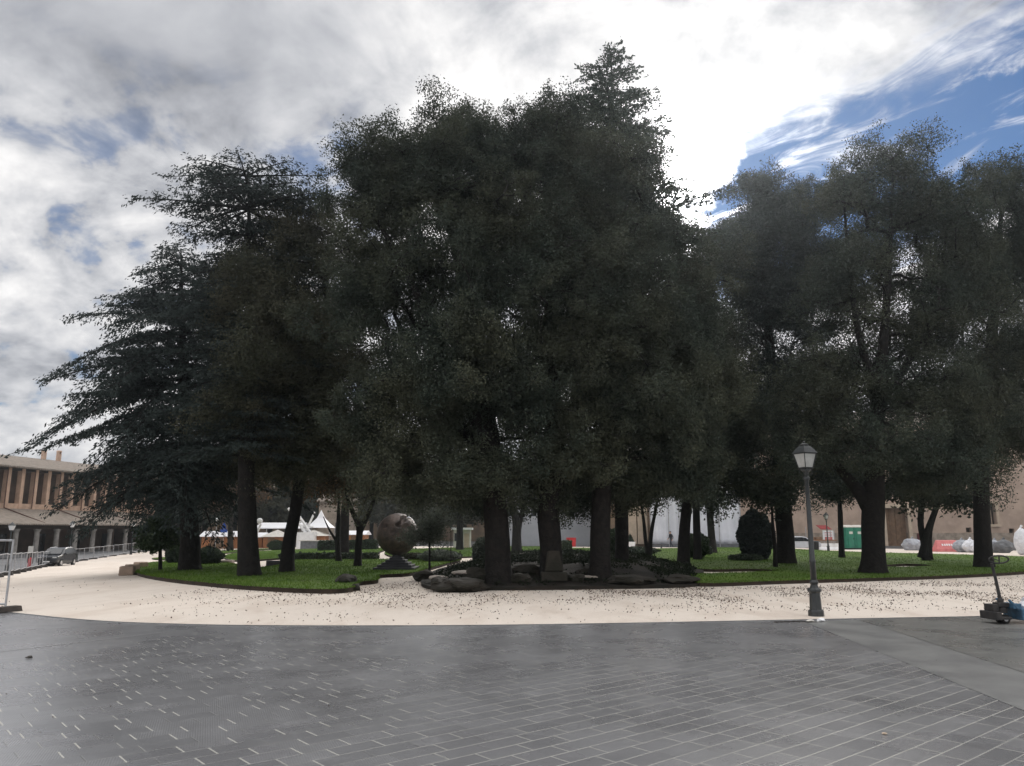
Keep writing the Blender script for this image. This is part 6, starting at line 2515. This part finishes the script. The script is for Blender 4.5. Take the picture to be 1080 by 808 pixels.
# ------------------------------------------------------------------ pallet truck at the right edge
def build_pallet_truck():
    b = G(1058, 657.5)
    rz = 0.10
    root = thing('pallet_truck', 'worn blue and black hand pallet truck at the right edge of the paving', 'pallet truck', b, rz)
    # forks run to +x
    for s in (-1, 1):
        mb = MB()
        mb.box((0.95, s * 0.19, 0.16), (1.25, 0.16, 0.055))
        mb.box((1.62, s * 0.19, 0.14), (0.16, 0.13, 0.05))
        f = mb.build('fork', M['bluepaint'], root, bevel=0.012)
        m2 = MB()
        m2.tube([(1.45, s * 0.19 - 0.05, 0.07), (1.45, s * 0.19 + 0.05, 0.07)], 0.055, 12)
        m2.build('roller', M['tyre'], f)
    mb = MB()
    mb.box((0.30, 0, 0.19), (0.16, 0.54, 0.22))
    mb.box((0.20, 0, 0.34), (0.18, 0.40, 0.10))
    mb.build('chassis', M['bluepaint'], root, bevel=0.015)
    mb = MB()
    for s in (-1, 1):
        mb.tube([(0.05, s * 0.17, 0.46), (0.34, s * 0.2, 0.14)], [0.026, 0.03], 8)
    mb.build('brace', M['bluepaint'], root)
    mb = MB()
    mb.box((-0.10, 0, 0.12), (0.26, 0.46, 0.05))
    mb.box((-0.24, 0, 0.16), (0.11, 0.50, 0.15))
    mb.box((-0.17, 0.05, 0.30), (0.14, 0.26, 0.14))
    mb.build('bumper', M['blackpaint'], root, bevel=0.012)
    mb = MB()
    mb.lathe([(0.10, 0.2), (0.10, 0.30), (0.06, 0.33), (0.055, 0.46), (0.03, 0.5)], 14)
    mb.box((0, 0, 0.36), (0.24, 0.18, 0.08))
    mb.build('pump', M['blackpaint'], root, bevel=0.01)
    for s in (-1, 1):
        mb = MB()
        mb.tube([(0, s * 0.07 - 0.03, 0.09), (0, s * 0.07 + 0.03, 0.09)], 0.09, 18)
        w = mb.build('wheel', M['tyre'], root)
        mb = MB()
        mb.tube([(0, s * 0.07 - 0.034, 0.09), (0, s * 0.07 + 0.034, 0.09)], 0.045, 12)
        mb.build('rim', M['galv'], w)
    mb = MB()
    mb.tube([(0.0, 0, 0.40), (-0.05, 0, 0.85), (-0.10, 0, 1.16)], [0.034, 0.03, 0.028], 10)
    mb.build('shaft', M['blackpaint'], root, smooth=False)
    # loop handle
    mb = MB()
    pts = []
    for k in range(15):
        t = -0.5 * math.pi + 2 * math.pi * k / 14
        pts.append((-0.11 - 0.02 * math.sin(t), 0.19 * math.cos(t), 1.24 + 0.075 * math.sin(t)))
    mb.tube(pts, 0.016, 8)
    mb.tube([(-0.11, 0, 1.16), (-0.13, 0, 1.315)], 0.014, 8)
    h = mb.build('loop_handle', M['blackpaint'], root)
    h.rotation_euler = (0, 0, math.pi / 2 * 0.9)
    mb = MB()
    mb.tube([(-0.1, -0.03, 1.26), (-0.02, -0.10, 1.22)], 0.01, 6)
    mb.build('lever', M['blackpaint'], root)
    # load
    c = Vector((math.cos(rz), math.sin(rz), 0))
    n = Vector((-math.sin(rz), math.cos(rz), 0))
    mb = MB()
    mb.blob((0, 0, 0.15), (0.24, 0.2, 0.2), 6, 3, 0.3, 2.2, -0.13)
    o = mb.build('plastic_bag', M['plasticbag'])
    o.location = b + c * 0.62 + n * -0.08 + Vector((0, 0, 0.188))
    tag(o, 'crumpled white plastic bag lying on the pallet truck forks', 'bag')
    r = thing('cardboard_box', 'tall brown cardboard box on the pallet truck behind the white bag', 'box', b + c * 1.08 + n * 0.05 + Vector((0, 0, 0.19)), rz)
    mb = MB()
    mb.box((0, 0, 0.35), (0.56, 0.5, 0.70))
    mb.build('body', M['card'], r, bevel=0.01)
    mb = MB()
    mb.box((0, 0, 0.703), (0.565, 0.07, 0.006))
    mb.build('tape', M['offwhite'], r)
    t = thing('paint_bucket', 'pale grey plastic bucket with a lid on top of the tall cardboard box', 'bucket', b + c * 0.98 + n * 0.05 + Vector((0, 0, 0.19 + 0.708)), rz)
    mb = MB()
    mb.lathe([(0.14, 0), (0.165, 0.30), (0.175, 0.31)], 18)
    mb.build('body', M['offwhite'], t)
    mb = MB()
    mb.lathe([(0.182, 0.312), (0.182, 0.345), (0.15, 0.35)], 18)
    mb.build('lid', M['white'], t)


build_pallet_truck()


# ------------------------------------------------------------------ litter on the paving near the lamp
def build_small():
    specs = [(866, 655.5, 'small white crumpled paper lying by the lamp post foot', 0.07, 'white'), (855, 656.3, 'second scrap of white paper on the slabs left of the lamp foot', 0.06, 'offwhite'), (933, 774.5, 'small yellowish stone lying on the slabs at lower right', 0.018, 'cream'),
             (31, 694, 'dark pebble on the slabs at lower left', 0.035, 'concrete')]
    for i, (px, py, lab, r, m) in enumerate(specs):
        b = G(px, py, 0.004)
        mb = MB()
        mb.blob((0, 0, r * 0.4), (r * 1.3, r, r * 0.5), i + 3, 2, 0.5, 2.0, -r * 0.38)
        o = mb.build('paper_scrap' if i < 2 else 'pebble', M[m])
        o.location = b
        tag(o, lab, 'paper' if i < 2 else 'pebble')
    # thin fallen twig
    b = G(843, 656.6, 0.01)
    mb = MB()
    mb.tube([(-0.5, 0, 0.012), (0, 0.03, 0.02), (0.45, -0.01, 0.012)], [0.012, 0.011, 0.006], 5)
    o = mb.build('twig', M['bark2'])
    o.location = b
    tag(o, 'thin fallen twig on the slabs left of the lamp post foot', 'twig')


build_small()


# ------------------------------------------------------------------ added haze volume, imitating lens glare near the sun
def build_glare_haze():
    m = bpy.data.materials.new('added glare air')
    m.use_nodes = True
    T = NT(m.node_tree)
    out = T.n('ShaderNodeOutputMaterial')
    v = T.n('ShaderNodeVolumePrincipled')
    v.inputs['Color'].default_value = (0.86, 0.94, 1.0, 1)
    v.inputs['Density'].default_value = 0.0008
    v.inputs['Anisotropy'].default_value = 0.84
    T.t.links.new(v.outputs[0], out.inputs['Volume'])
    mb = MB()
    mb.box((0, 2300, 14.0), (8200, 5600, 34.0))
    o = mb.build('glare_haze', m)
    struct(o, 'stuff', 'added haze in the air over the square', 'glare_haze')


build_glare_haze()
